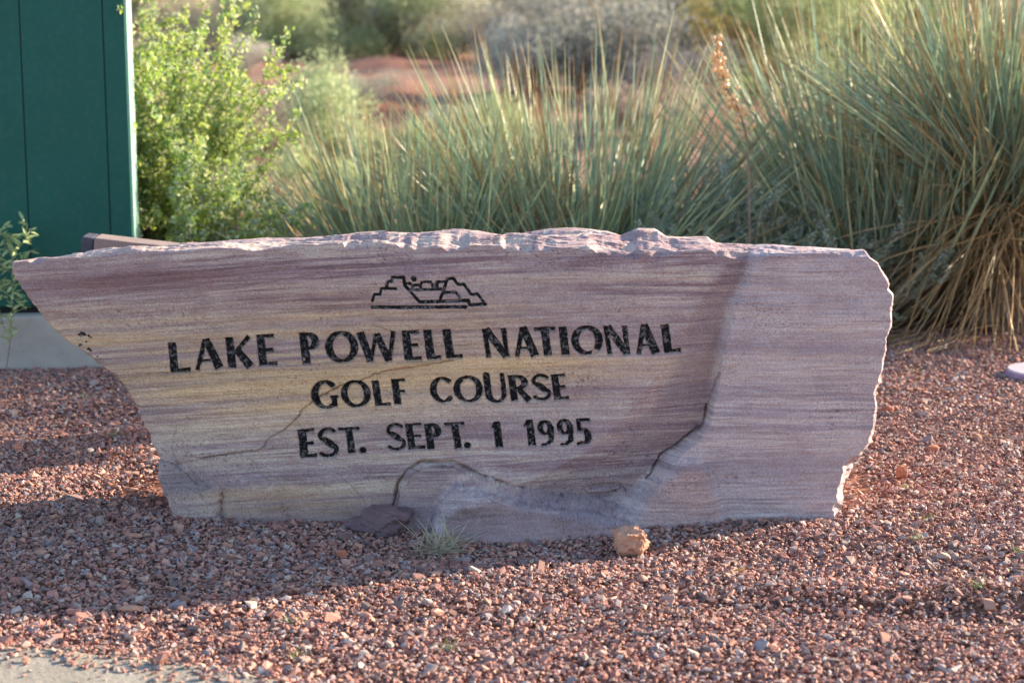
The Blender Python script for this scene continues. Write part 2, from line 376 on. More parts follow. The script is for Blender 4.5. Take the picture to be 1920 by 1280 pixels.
EDGEA = [(812, 990), (808, 965), (826, 928), (848, 905), (900, 908), (975, 930), (1060, 944), (1130, 954), (1185, 968)]
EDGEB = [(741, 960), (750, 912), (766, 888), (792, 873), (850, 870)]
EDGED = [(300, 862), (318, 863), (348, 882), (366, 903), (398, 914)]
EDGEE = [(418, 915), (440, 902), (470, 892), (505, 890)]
def strokes_for(ch, W, H, T, t):
    S = []
    def s(x1, y1, x2, y2, w1, w2=None): S.append(('s', x1, y1, x2, y2, w1, w1 if w2 is None else w2))
    def c(pts): S.append(('c', pts))
    def arc(cx, cy, rx, ry, a0, a1, wf, n=22):
        return [(cx + rx * math.cos(R(a0 + (a1 - a0) * k / n)), cy + ry * math.sin(R(a0 + (a1 - a0) * k / n)), wf(a0 + (a1 - a0) * k / n)) for k in range(n + 1)]
    side = lambda a: t + (T - t) * abs(math.cos(R(a))) ** 1.3
    if ch in 'LEFPRK': s(T / 2, 0, T / 2, H, T * 1.08, T * 1.04)
    if ch == 'L': s(T * .4, t / 2, W, t / 2, t * .9, t * 1.2)
    if ch in 'EF':
        s(T * .4, H - t / 2, W * .97, H - t / 2, t * .9, t * 1.1); s(T * .4, H * .5, W * .86, H * .5, t * .85, t * 1.15)
        if ch == 'E': s(T * .4, t / 2, W, t / 2, t * .9, t * 1.2)
    if ch == 'A': s(t * .6, 0, W * .42, H, t * 1.1, t * 1.3); s(W - T * .6, 0, W * .44, H, T * 1.15, T * .9); s(W * .2, H * .3, W * .74, H * .3, t * .8)
    if ch == 'K': s(T * .8, H * .42, W * .9, H - 1, t * 1.0, t * 1.3); s(T * 1.3, H * .56, W - T * .5, 1, T * .95, T * 1.15)
    if ch in 'PR':
        cy = H * .71; ry = H * .29 - t / 2; rx = W - T * .62 - T * .6
        if ch == 'R': rx *= .86
        c([(T * .5, H - t / 2, t)] + arc(T * .6 + rx * .3, cy, rx * .7, ry, 90, -90, side) + [(T * .5, cy - ry, t)])
        if ch == 'R': s(T * 1.3, H * .44, W - T * .55, 0, T * .9, T * 1.1)
    if ch == 'O': c(arc(W / 2, H / 2, W / 2 - T / 2, H / 2 - t / 2, 0, 360, side, 40))
    if ch in 'CG':
        c(arc(W * .54, H / 2, W * .54 - T / 2, H / 2 - t / 2, 48, 312 if ch == 'C' else 300, side, 34))
        if ch == 'G': s(W - T * .55, H * .42, W - T * .55, H * .06, T * .8, T * .75); s(W * .68, H * .42, W, H * .42, t * .7)
    if ch == 'W':
        s(T * .5, H, W * .3, 0, T, T * .95); s(W * .3, 0, W * .5, H * .93, t, t); s(W * .5, H * .93, W * .76, 0, T * .9, T); s(W * .76, 0, W - t * .6, H, t, t * 1.2)
    if ch == 'N': s(t * .7, 0, t * .6, H, t * 1.2); s(T * .45, H - 1, W - T * .45, 1, T * 1.05, T * .95); s(W - t * .7, 0, W - t * .7, H, t * 1.1, t * 1.3)
    if ch == 'T': s(0, H - t / 2, W, H - t / 2, t * 1.1); s(W * .54, 0, W * .5, H - 1, T * 1.05, T)
    if ch == 'I': s(W / 2, 0, W / 2, H, T * 1.05)
    if ch == 'U': c([(T * .5, H, T)] + arc(W / 2, H * .34, W / 2 - T * .5, H * .34 - t / 2, 180, 360, lambda a: t + (T - t) * abs(math.cos(R(a))) * (1 if a < 270 else .45)) + [(W - T * .45, H, t * 1.2)])
    if ch == 'S':
        c(arc(W * .5, H * .73, W * .40, H * .27 - t / 2, 35, 215, lambda a: t * 1.05, 14) + [(W * .32, H * .60, T * .9), (W * .5, H * .5, T * 1.05), (W * .68, H * .40, T * .9)] + arc(W * .46, H * .27, W * .42, H * .27 - t / 2, 35, -150, lambda a: t * 1.1, 14))
    if ch == '.': c([(W / 2, H / 2, W), (W / 2 + .1, H / 2, W)])
    if ch == '1': s(W - T * .62, 0, W - T * .62, H, T * 1.15, T * .95); s(t * .3, H * .74, W - T * .8, H * .95, t * .5, t * 1.1)
    if ch == '9':
        c(arc(W * .46, H * .69, W * .46 - T * .36, H * .31 - t / 2, 0, 360, lambda a: t + (T * .85 - t) * abs(math.cos(R(a))), 30))
        c([(W - T * .45, H * .7, T * .85), (W - T * .5, H * .45, T * .85), (W * .74, H * .2, T * .7), (W * .45, H * .06, t), (W * .18, H * .05, t * .9)])
    if ch == '5':
        s(W * .16, H - t * .6, W * .98, H - t * .6, t * 1.2); s(W * .2, H * .5, W * .2, H, t * 1.1)
        c([(W * .2, H * .56, t)] + arc(W * .42, H * .32, W * .55 - T * .5, H * .32 - t / 2, 80, -110, side, 18) + [(W * .05, H * .06, t)])
    return S

def glyph_sdf(S, A, B):
    d = np.full(A.shape, 1e9)
    for g in S:
        if g[0] == 's':
            _, x1, y1, x2, y2, w1, w2 = g
            ex, ey = x2 - x1, y2 - y1; Ls = math.hypot(ex, ey); ex /= Ls; ey /= Ls
            u = (A - x1) * ex + (B - y1) * ey; v = np.abs(-(A - x1) * ey + (B - y1) * ex)
            w = w1 / 2 + (w2 - w1) / 2 * np.clip(u / Ls, 0, 1)
            q = np.maximum(v - w, np.maximum(-u, u - Ls))
            d = np.minimum(d, q)
        else:
            for (x1, y1, w1), (x2, y2, w2) in zip(g[1][:-1], g[1][1:]):
                ex, ey = x2 - x1, y2 - y1; L2 = ex * ex + ey * ey + 1e-9
                tt = np.clip(((A - x1) * ex + (B - y1) * ey) / L2, 0, 1)
                d = np.minimum(d, np.hypot(A - x1 - ex * tt, B - y1 - ey * tt) - (w1 + (w2 - w1) * tt) / 2)
    return d

z1 = lambda x, y: (300 + x / 3.122, 490 + y / 3.122)
z2 = lambda x, y: (800 + x / 3.122, 490 + y / 3.122)
z3 = lambda x, y: (640 + x / 2.064, 400 + y / 2.064)
LET = [  # character, bottom left, bottom right, top left (view coordinates), view
    ('L', (63, 656), (182, 648), (47, 478), z1), ('A', (203, 643), (377, 630), (190, 463), z1), ('K', (400, 630), (556, 622), (380, 447), z1), ('E', (583, 617), (690, 611), (562, 433), z1),
    ('P', (836, 608), (955, 602), (812, 422), z1), ('O', (972, 602), (1168, 597), (960, 412), z1), ('W', (1165, 592), (1400, 585), (1148, 416), z1), ('E', (1435, 585), (1537, 580), (1415, 406), z1),
    ('L', (333, 570), (390, 566), (317, 452), z3), ('L', (408, 567), (471, 562), (391, 450), z3),
    ('N', (348, 570), (492, 566), (322, 396), z2), ('A', (515, 567), (666, 560), (498, 390), z2), ('T', (645, 560), (768, 556), (628, 388), z2), ('I', (793, 556), (838, 554), (773, 384), z2),
    ('O', (852, 556), (1040, 550), (840, 378), z2), ('N', (1056, 550), (1197, 548), (1033, 377), z2), ('A', (1225, 546), (1372, 540), (1208, 373), z2), ('L', (1393, 541), (1492, 536), (1368, 370), z2),
    ('G', (890, 877), (1050, 870), (876, 702), z1), ('O', (1064, 866), (1242, 860), (1050, 700), z1), ('L', (1262, 856), (1355, 851), (1237, 700), z1), ('F', (1373, 845), (1458, 840), (1352, 692), z1),
    ('C', (25, 838), (168, 833), (12, 680), z2), ('O', (163, 835), (338, 830), (150, 673), z2), ('U', (350, 838), (482, 832), (328, 672), z2), ('R', (497, 825), (628, 821), (473, 668), z2),
    ('S', (628, 825), (738, 820), (610, 662), z2), ('E', (750, 820), (838, 815), (725, 663), z2),
    ('E', (824, 1160), (922, 1150), (806, 988), z1), ('S', (935, 1160), (1052, 1150), (920, 980), z1), ('T', (1056, 1134), (1182, 1128), (1040, 976), z1), ('.', (1166, 1132), (1210, 1130), (1164, 1088), z1),
    ('S', (1337, 1118), (1446, 1112), (1320, 950), z1), ('E', (261, 918), (326, 914), (246, 815), z3), ('P', (335, 918), (402, 914), (319, 815), z3), ('T', (412, 917), (490, 913), (397, 812), z3),
    ('.', (474, 915), (503, 914), (473, 888), z3), ('1', (388, 1097), (452, 1094), (370, 940), z2), ('1', (575, 1088), (645, 1084), (556, 930), z2), ('9', (662, 1086), (758, 1082), (645, 932), z2),
    ('9', (776, 1083), (872, 1079), (758, 926), z2), ('5', (886, 1080), (975, 1076), (868, 922), z2)]
lg = lambda x, y: (680 + x / 7.385, 500 + y / 7.385)
LOGO = [([(135, 475), (150, 410), (165, 385), (240, 385), (250, 340), (262, 302), (460, 305)], 3.4),
        ([(325, 295), (350, 205), (400, 205), (410, 147), (570, 147), (580, 250), (640, 325), (795, 490)], 4.0), ([(795, 488), (1465, 468), (1480, 527), (1700, 520)], 4.6),
        ([(590, 235), (650, 230), (685, 258), (800, 252), (820, 212), (945, 210), (985, 305)], 3.4), ([(683, 255), (700, 315)], 3), ([(660, 325), (1100, 312)], 3.4), ([(802, 255), (800, 300)], 3),
        ([(1030, 215), (1025, 300)], 5), ([(1030, 212), (1160, 212)], 3.6), ([(1070, 460), (1110, 350), (1160, 215), (1172, 172), (1255, 165), (1320, 250), (1400, 245), (1500, 385), (1590, 380), (1672, 483)], 3.8),
        ([(1112, 372), (1140, 357), (1290, 357), (1345, 430)], 3.6), ([(135, 562), (1430, 556)], 4.8), ([(985, 305), (1015, 240)], 3)]

def rock_color(X, Y, seed=0):
    w = 5 * fbm(X / 260, Y / 90, 100, 3)
    sl = .078 * X - .000026 * X * X
    t = Y + sl + w
    # cross bedding tilts more steeply in some lenses
    t2 = Y + sl * 1.5 + 8 * fbm(X / 320, Y / 60, 104, 2)
    n1 = fbm(X / 300, t / 7.0, 110, 4, .65); n2 = fbm(X / 130 + 7, t2 / 3.6, 114, 3, .7); n3 = fbm(X / 900, t / 34, 118, 2); n4 = fbm(X / 700, t / 14, 150, 2)
    big = fbm(X / 330, Y / 120, 122, 3)
    am = .35 + 1.0 * np.clip(fbm(X / 210, Y / 55, 170, 3) * 1.6 + .35, 0, 1)
    v = .57 + am * (.46 * n1 + .44 * n2 + .22 * vn(X / 60, t / 1.9, 166)) + .22 * n3 + .2 * n4 + .24 * fbm(X / 34, Y / 20, 160, 4, .65) + .10 * rng.normal(size=X.shape)
    v = np.clip(v, 0, 1)[..., None]
    A = np.array([.235, .152, .168]); B = np.array([.395, .275, .285]); C = np.array([.62, .51, .445])
    c = np.where(v < .5, A + (B - A) * v * 2, B + (C - B) * (v - .5) * 2)
    g = lambda cx, cy, sx, sy: np.exp(-((X - cx) / sx) ** 2 - ((Y - cy) / sy) ** 2)
    tan = g(330, 640, 420, 60) * 1.0 + g(520, 705, 400, 50) * 1.1 + g(760, 600, 280, 45) * .9 + g(450, 760, 280, 50) * .7 + g(850, 690, 300, 40) * .5 + g(1480, 655, 170, 60) * .35 + g(1000, 680, 160, 30) * .4 + g(470, 935, 110, 26) * .35 + g(620, 945, 100, 22) * .3
    tan = tan * (.65 + .8 * n3 + .5 * n1) + .18 * np.clip(n4 + n3, 0, 1) + .15 * np.clip(big, 0, 1)
    tan = np.clip(tan, 0, 1)[..., None]
    Tn = np.array([.66, .43, .25]) * (.72 + .5 * v)
    c = c + (Tn - c) * tan
    red = g(420, 520, 420, 45) * .55 + g(250, 530, 200, 40) * .4 + g(1180, 560, 120, 60) * .2 + g(1250, 930, 60, 40) * .35 + g(930, 940, 90, 22) * .4
    red = np.clip(red * (.6 + .9 * np.abs(n3 + n1)), 0, 1)[..., None]
    c = c + (np.array([.29, .165, .165]) * (.7 + .6 * v) - c) * red
    # darker grey purple in the hollow and along the foot
    LX = np.interp(Y, [440, 480, 560, 640, 700, 760, 840, 900, 930, 960], [1400, 1365, 1310, 1270, 1262, 1225, 1150, 1040, 960, 900])
    RX = np.interp(Y, [440, 480, 520, 580, 680, 790, 830, 860, 910, 960], [1425, 1404, 1392, 1362, 1342, 1325, 1290, 1250, 1200, 1150])
    bl = .68 * sstep(-14, 26, X - LX + 9 * n3) * sstep(8, -6, X - RX) * sstep(975, 940, Y) + g(900, 960, 200, 22) * .5 + g(340, 905, 50, 30) * .4 + g(1450, 880, 120, 30) * .5
    bl = np.clip(bl * (.8 + .5 * n3 + .4 * n1), 0, 1)[..., None]
    c = c + (np.array([.205, .155, .18]) * (.7 + .6 * v) - c) * bl * .8
    c = c + (np.array([.36, .215, .14]) * (.75 + .5 * v) - c) * np.clip((g(470, 930, 110, 26) + g(640, 945, 120, 18)) * (.6 + n1), 0, .75)[..., None]
    pl = sstep(-12, 14, X - np.interp(Y, [440, 480, 520, 580, 680, 790, 830, 860, 910, 960], [1425, 1404, 1392, 1362, 1342, 1325, 1290, 1250, 1200, 1150]))[..., None]
    c = c + (np.array([.50, .40, .415]) * (.72 + .5 * v) - c) * pl * .62
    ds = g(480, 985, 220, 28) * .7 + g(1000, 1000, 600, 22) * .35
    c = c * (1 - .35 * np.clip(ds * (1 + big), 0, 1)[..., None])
    # brown skin on the front of the lower block, plum on the small one, shade painted along cracks and block edges
    sA = poly_sdf(X, Y, [(828, 1060), (836, 955), (868, 928), (930, 930), (1000, 944), (1100, 958), (1190, 972), (1200, 1060)]) + 5 * fbm(X / 20, Y / 8, 180, 3)
    sF = poly_sdf(X, Y, [(812, 1060), (806, 958), (826, 920), (850, 899), (905, 905), (975, 926), (1060, 940), (1130, 952), (1190, 968), (1230, 1060)]) + 3 * fbm(X / 20, Y / 12, 181, 2)
    c = c + (np.array([.40, .33, .355]) * (.45 + 1.0 * v) - c) * (sstep(4, -4, sF) * .7)[..., None]  # sky light on the block's top facet, painted in as pale lilac
    c = c + (np.array([.27, .165, .15]) * (.3 + 1.3 * v) - c) * (sstep(6, -6, sA) * .75)[..., None]
    sB = poly_sdf(X, Y, [(741, 1060), (743, 950), (752, 910), (768, 886), (793, 873), (848, 872), (835, 905), (815, 930), (806, 1060)]) + 3 * fbm(X / 20, Y / 8, 182, 3)
    c = c + (np.array([.30, .215, .22]) * (.7 + .6 * v) - c) * (sstep(4, -4, sB) * .6)[..., None]
    sC = poly_sdf(X, Y, [(1200, 1060), (1195, 960), (1232, 910), (1275, 872), (1305, 866), (1322, 885), (1342, 940), (1352, 1060)]) + 6 * fbm(X / 22, Y / 14, 184, 3)
    c = c + (np.array([.46, .275, .24]) * (.75 + .5 * v) - c) * (sstep(12, -12, sC) * .6)[..., None]
    sD = poly_sdf(X, Y, [(298, 862), (335, 866), (358, 890), (400, 905), (380, 925), (330, 915), (298, 900)]) + 4 * fbm(X / 18, Y / 12, 186, 3)
    c = c + (np.array([.27, .225, .235]) * (.75 + .5 * v) - c) * (sstep(5, -5, sD) * .6)[..., None]
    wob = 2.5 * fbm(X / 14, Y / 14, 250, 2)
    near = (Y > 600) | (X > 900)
    crease_shade = np.zeros(X.shape)  # painted crease shade, strongest on the crack lines
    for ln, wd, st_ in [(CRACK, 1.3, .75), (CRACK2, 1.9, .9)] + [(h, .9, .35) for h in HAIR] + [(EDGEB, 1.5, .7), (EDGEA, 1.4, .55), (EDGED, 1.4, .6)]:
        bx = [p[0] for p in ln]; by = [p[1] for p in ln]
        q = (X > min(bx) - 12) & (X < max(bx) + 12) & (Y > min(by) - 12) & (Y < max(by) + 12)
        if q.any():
            dd = line_d(X[q] + wob[q], Y[q] + wob[q], ln); crease_shade[q] = np.maximum(crease_shade[q], st_ * np.exp(-(dd / wd) ** 2) * (.7 + .5 * vn(X[q] / 30, Y[q] / 30, 188)))
    c = c * (1 - np.clip(crease_shade, 0, .9)[..., None] * np.array([.72, .78, .80]))
    # pits and rusty flecks
    pit = sstep(.55, .72, vn(X / 3.1, Y / 2.4, 190)) * sstep(-.1, .5, fbm(X / 120, Y / 60, 191, 3))
    c = c * (1 - .5 * pit[..., None])
    fl_ = sstep(.62, .8, vn(X / 6, Y / 2.2, 193)) * sstep(.0, .5, fbm(X / 150, Y / 70, 194, 3))
    c = c + (np.array([.36, .17, .09]) - c) * (.6 * fl_)[..., None]
    return np.clip(c * 1.0, .02, .9)

def make_rock():
    n, m = 1060, 350
    T = curve(TOP, n); B = curve(BOT, n); L = curve(LEFT, m); Rr = curve(RIGHT, m)
    k = np.arange(n)
    T[:, 1] += sstep(0, 30, np.minimum(k, n - 1 - k)) * (1.2 * vn(T[:, 0] / 37, 0 * T[:, 0], 200) + .6 * vn(T[:, 0] / 9, 0 * T[:, 0], 201))
    kk = np.arange(m); fr = sstep(0, 12, np.minimum(kk, m - 1 - kk))
    Rr[:, 0] += fr * (2.4 * vn(Rr[:, 1] / 19, 0 * Rr[:, 1], 202) + .8 * vn(Rr[:, 1] / 5, 0 * Rr[:, 1], 203))
    L[:, 0] += fr * (2.0 * vn(L[:, 1] / 16, 0 * L[:, 1], 204) + 1.0 * vn(L[:, 1] / 5, 0 * L[:, 1], 205))
    u = np.linspace(0, 1, n)[:, None]; v = np.linspace(0, 1, m)[None, :]
    def tf(c):
        return ((1 - v) * T[:, c][:, None] + v * B[:, c][:, None] + (1 - u) * L[:, c][None, :] + u * Rr[:, c][None, :]
                - ((1 - u) * (1 - v) * T[0, c] + u * (1 - v) * T[-1, c] + (1 - u) * v * B[0, c] + u * v * B[-1, c]))
    X = tf(0); Y = tf(1)
    # ---- relief of the face, metres towards the viewer
    D = .010 * fbm(X / 240, Y / 150, 210, 3) + .0035 * fbm(X / 60, Y / 26, 214, 3)
    D += .0016 * fbm(X / 90, (Y + .055 * X) / 3.2, 218, 2) + .0009 * fbm(X / 5, Y / 4, 222, 2)
    rid = np.interp(Y, [440, 480, 520, 580, 680, 790, 830, 860, 910, 960], [1425, 1404, 1392, 1362, 1342, 1325, 1290, 1250, 1200, 1150])
    lef = np.interp(Y, [440, 480, 560, 640, 700, 760, 840, 900, 930, 960], [1400, 1372, 1318, 1262, 1235, 1190, 1110, 1000, 900, 800])
    rid = rid + 4 * fbm(Y / 40, X / 400, 226, 2)
    gL = sstep(0, 1, (X - lef) / np.maximum(rid - lef, 10)) ** 1.5
    soft = np.interp(Y, [470, 600, 780, 900], [16, 18, 9, 30])
    gR = 1 - np.clip((X - rid) / soft + .25 * fbm(X / 14, Y / 10, 228, 2), 0, 1)
    amp = np.interp(Y, [440, 480, 560, 700, 860, 930, 975], [.0, .016, .030, .050, .060, .060, .0])
    gL = np.clip((X - lef) / np.maximum(rid - lef, 10), 0, 1)
    D -= amp * gL * gR
    D += .012 * sstep(1340, 1500, X)
    D -= .010 * np.exp(-((X - 1430) / 90) ** 2 - ((Y - 880) / 60) ** 2)
    BM = np.zeros(X.shape); GM = np.zeros(X.shape)
    def bump_poly(P, h, w, seed, j=3.0, und=.012):
        nonlocal BM, GM
        s = poly_sdf(X, Y, P) + j * fbm(X / 22, Y / 14, seed, 2) + .35 * j * vn(X / 5, Y / 5, seed + 3)
        # a broken step, then the block's own front leans out a little towards its foot
        GM = np.maximum(GM, und * np.exp(-((s - 3.5) / 3.2) ** 2) * (.55 + .6 * vn(X / 26, Y / 26, seed + 5)))
        BM = np.maximum(BM, h * (.75 * np.clip((w * .5 - s) / w, 0, 1) + .25 * np.clip(-s / 70, 0, 1)))
    D += .060 * np.exp(-((X - 960) / 300) ** 2) * sstep(925, 1010, Y) + .02 * np.exp(-((X - 500) / 200) ** 2) * sstep(900, 1000, Y)
    bump_poly([(812, 1060), (808, 960), (826, 918), (850, 898), (905, 904), (975, 924), (1060, 938), (1130, 950), (1190, 966), (1230, 1060)], .125, 22, 230, 5, .03)
    bump_poly([(738, 1060), (741, 950), (750, 908), (766, 884), (792, 871), (850, 869), (900, 893), (960, 915), (1010, 930), (1010, 1060)], .040, 5, 234, 2, .022)
    bump_poly([(1150, 1060), (1190, 950), (1232, 905), (1275, 868), (1305, 862), (1325, 880), (1345, 940), (1360, 1060)], .042, 20, 238, 4)
    bump_poly([(290, 865), (318, 862), (348, 880), (366, 902), (415, 920), (412, 960), (430, 1060), (280, 1060)], .022, 9, 242, 4, .003)
    bump_poly([(418, 915), (470, 890), (520, 905), (560, 1060), (425, 1060)], .020, 12, 246, 7, .003)
    bump_poly([(1100, 925), (1130, 919), (1165, 921), (1140, 931), (1105, 931)], .010, 5, 247, 1)
    D += np.where(BM > .004, BM, BM - GM)
    # the break runs along the crack: the lower side stands a little back
    cr = np.array(CRACK, float)
    below = sstep(-1.5, 1.5, Y - np.interp(X, cr[:, 0], cr[:, 1])) * sstep(360, 420, X) * sstep(860, 760, X) * np.exp(-np.clip(Y - np.interp(X, cr[:, 0], cr[:, 1]), 0, 999) / 60)
    D -= .004 * below
    wob = 2.5 * fbm(X / 14, Y / 14, 250, 2)
    D -= .007 * np.exp(-(line_d(X + wob, Y + wob, CRACK) / 1.5) ** 2) * (.35 + .65 * sstep(-.3, .4, vn(X / 50, Y / 50, 254)))
    D -= .009 * np.exp(-(line_d(X + wob, Y + wob, CRACK2) / 1.8) ** 2)
    for i, h in enumerate(HAIR):
        D -= .0022 * np.exp(-(line_d(X + wob, Y + wob, h) / 1.2) ** 2)
    # pecked notches at the left edge
    # ---- bevelled, broken rims
    dr = (Rr[:, 0][None, :] - X)
    wr = np.interp(Y, [470, 560, 700, 720, 740, 830, 870, 950, 1000], [2, 6, 4, 14, 4, 10, 26, 22, 10]) * (.8 + .7 * fbm(Y / 22 + 3, X / 30, 260, 3, .5))
    D -= np.clip(wr - dr, 0, 60) / 700 * 1.3
    dt = Y - T[:, 1][:, None]
    wt = .5 + 8.0 * np.clip(fbm(X / 110, Y / 30, 264, 4, .6) + .1, 0, 1)
    D -= np.clip(wt - dt, 0, 30) / 700 * 1.6
    chip = sstep(.2, .5, fbm(X / 60, 0 * Y + 2, 268, 2)) * (12 + 4 * vn(X / 14, Y / 5, 269))
    D -= np.clip(chip - dt, 0, 30) / 700 * 1.1
    dl = X - L[:, 0][None, :]
    D -= np.clip(6 + 5 * fbm(Y / 20, X / 30, 270, 2) - dl, 0, 40) / 700 * 1.2
    # ---- letters and emblem
    SD = np.full(X.shape, 30.0); ID = np.full(X.shape, -1)
    pieces = []
    for q, (ch, bl, br, tl, f) in enumerate(LET):
        bl, br, tl = (np.array(f(*p)) for p in (bl, br, tl))
        ex = br - bl; W = np.hypot(*ex); ex = ex / W; ey = tl - bl; H = np.hypot(*ey); ey = ey / H
        sel = (X > min(bl[0], tl[0]) - 8) & (X < br[0] + 8) & (Y > tl[1] - 12) & (Y < bl[1] + 8)
        xs, ys = X[sel] - bl[0], Y[sel] - bl[1]
        det = ex[0] * ey[1] - ex[1] * ey[0]
        a = (xs * ey[1] - ys * ey[0]) / det; b = (ex[0] * ys - ex[1] * xs) / det
        tall = H > 54.5
        Tt, tt = (15.0, 8.0) if tall else (13.2, 7.2)
        d = glyph_sdf(strokes_for(ch, W, H, Tt, tt), a, b) + .55 * fbm(xs / 5, ys / 5, 280 + q % 7, 2)
        cur = SD[sel]; better = d < cur
        cur[better] = d[better]; SD[sel] = cur
        idc = ID[sel]; idc[better & (d < 1.2)] = q; ID[sel] = idc
    eid = len(LET)
    sel = (X > 688) & (X < 920) & (Y > 508) & (Y < 588)
    d = np.full(X[sel].shape, 30.0)
    for P, w in LOGO: d = np.minimum(d, line_d(X[sel], Y[sel], [lg(*p) for p in P]) - w / 2 - .7)
    d = np.minimum(d, np.hypot(X[sel] - lg(708, 165)[0], Y[sel] - lg(708, 165)[1]) - 5.2) + .5 * fbm(X[sel] / 4, Y[sel] / 4, 290, 2)
    cur = SD[sel]; b = d < cur; cur[b] = d[b]; SD[sel] = cur; idc = ID[sel]; idc[b & (d < 1.2)] = eid; ID[sel] = idc
    depth = np.where(ID == eid, .0045, .0095)
    D -= depth * sstep(1.0, -1.6, SD)
    # black flecks of old paint at the left edge
    fl = np.full(X.shape, 30.0)
    for (cx, cy, r) in [(148, 627, 3), (153, 625, 3.5), (158, 627, 3), (165, 629, 2.5), (170, 632, 2.2), (152, 631, 2), (150, 647, 2.6), (162, 641, 1.6), (166, 654, 2.6), (169, 657, 2.4), (182, 668, 1.4), (184, 680, 1.4), (190, 680, 1.6), (186, 672, 1.2), (154, 640, 1.2)]:
        fl = np.minimum(fl, np.hypot((X - cx) / 1.3, Y - cy) - r + 1.2 * vn(X / 2, Y / 2, 295))
    # paint stops short of the lower lip of each cut, so shift the painted area upward a little
    PS = np.where(ID == eid, SD - .45, np.maximum(np.roll(SD, -1, axis=1), SD - .1)); PS = np.minimum(PS, fl + .2)
    # missing paint: chips that show in P, G and the second N
    for (cx, cy, rx, ry) in [(571, 674, 4, 8), (1148, 632, 9, 3.5), (610, 745, 8, 5), (1115, 660, 7, 8), (628, 735, 9, 4)]:
        PS = PS + 6 * np.clip(1.2 - np.hypot((X - cx) / rx, (Y - cy) / ry), 0, 1)
    wx, wy, wz = at(X, Y, Y0 + 0 * X)
    lean = .0
    FY = Y0 - D
    V = np.stack([wx, FY, wz], -1).reshape(-1, 3)
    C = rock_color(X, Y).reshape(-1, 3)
    i = np.arange(n * m).reshape(n, m)
    F = np.stack([i[:-1, :-1], i[:-1, 1:], i[1:, 1:], i[1:, :-1]], -1).reshape(-1, 4)
    # ---- body behind the face: rings of the outline carried back in depth
    per = np.concatenate([i[:, 0], i[-1, 1:], i[::-1, -1][1:], i[0, ::-1][1:-1]])     # top, right, bottom, left
    PXo = X.ravel()[per]; PYo = Y.ravel()[per]; base = V[per]; NP = len(per)
    K = 64; DEP = .30
    s = (np.arange(1, K + 1) / K) ** 1.15
    isTop = np.zeros(NP); isTop[:n] = 1; 
    cx, cz = .05, .30
    dx = base[:, 0] - cx; dz = base[:, 2] - cz; nr = np.hypot(dx, dz * 2.2)
    side = 1 - isTop
    arc_s = np.concatenate([[0], np.cumsum(np.hypot(np.diff(PXo), np.diff(PYo)))])
    sx = np.array([p[0] for p in SILH]); sy = np.array([p[1] for p in SILH])
    iR = n - 1; bR = base[iR, 2]; bL = base[0, 2]
    silz = at(PXo, np.interp(PXo, sx, sy) - 0, Y0 + DEP * .8)[2]
    edgef = np.ones(NP); edgef[:n] = sstep(0, 40, np.minimum(k, n - 1 - k))
    VV = [V]; CC = [C]; rings = [per]
    for q, ss in enumerate(s):
        yb = base[:, 1] * (1 - sstep(0, .15, ss)) + Y0 * sstep(0, .15, ss) + DEP * ss if ss < .15 else Y0 + DEP * ss + 0 * base[:, 1]
        yb = base[:, 1] + (Y0 + DEP - base[:, 1]) * ss
        # top: rise to the silhouette in broken ledges
        led = fbm(PXo / 170 + 3, ss * 4 + .004 * PXo, 300, 4, .45)
        q4 = np.floor(led * 7) / 7 + sstep(.3, .7, (led * 7) % 1) / 7
        zt = base[:, 2] + (silz - base[:, 2]) * sstep(0, .8, ss) + (.026 * q4 + .0024 * fbm(PXo / 60, ss * 26 + 0 * PXo, 304, 2) + .0009 * vn(PXo / 8, ss * 40 + 0 * PXo, 307)) * sstep(0, .12, ss) * edgef * (1 - .6 * sstep(.6, .8, ss))
        zt -= .03 * sstep(.84, 1, ss)
        # sides: rough, leaning in behind
        rough = .012 * fbm(arc_s / 40, ss * 7 + 0 * arc_s, 308, 4) * sstep(0, .1, ss)
        inn = .05 * ss ** 2
        xs_ = base[:, 0] + side * (np.sign(dx) * (rough - inn)); 
        hs = sstep(0, .8, ss)
        zs_ = base[:, 2] + np.where(dx > 0, (silz[iR] - bR) * hs - .03 * sstep(.84, 1, ss) * .4, (silz[0] - bL) * hs) * np.exp(-np.abs(base[:, 2] - np.where(dx > 0, bR, bL)) / .12)
        z = isTop * zt + side * zs_
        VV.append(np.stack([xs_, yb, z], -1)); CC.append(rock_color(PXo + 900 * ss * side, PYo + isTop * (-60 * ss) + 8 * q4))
        rings.append(len(V) + q * NP + np.arange(NP))
    for a, b in zip(rings[:-1], rings[1:]):
        F = np.vstack([F, np.stack([a, np.roll(a, -1), np.roll(b, -1), b], -1)])
    # back cap: shrinking rings
    last = VV[-1]; cb = np.array([.0, Y0 + DEP + .03, .30]); off = sum(len(v_) for v_ in VV); prev = rings[-1]
    for q, fshr in enumerate((.8, .5, .2, .02)):
        ring = cb + (last - cb) * fshr; ring[:, 1] = Y0 + DEP + .03 * (1 - fshr)
        VV.append(ring); CC.append(CC[-1]); cur = off + q * NP + np.arange(NP)
        F = np.vstack([F, np.stack([prev, np.roll(prev, -1), np.roll(cur, -1), cur], -1)]); prev = cur
    V = np.vstack(VV); C = np.vstack(CC)
    S = np.concatenate([PS.ravel(), np.full(len(V) - n * m, 30.0)])
    IDv = np.concatenate([ID.ravel(), np.full(len(V) - n * m, -1)])
    fid = IDv[F].max(1)
    root = empty('inscribed_rock', (0, Y0 + .15, 0))
    tag(root, 'long banded purple and tan sandstone slab with black carved golf course lettering', 'rock')
    orig = np.array([0, Y0 + .15, 0])
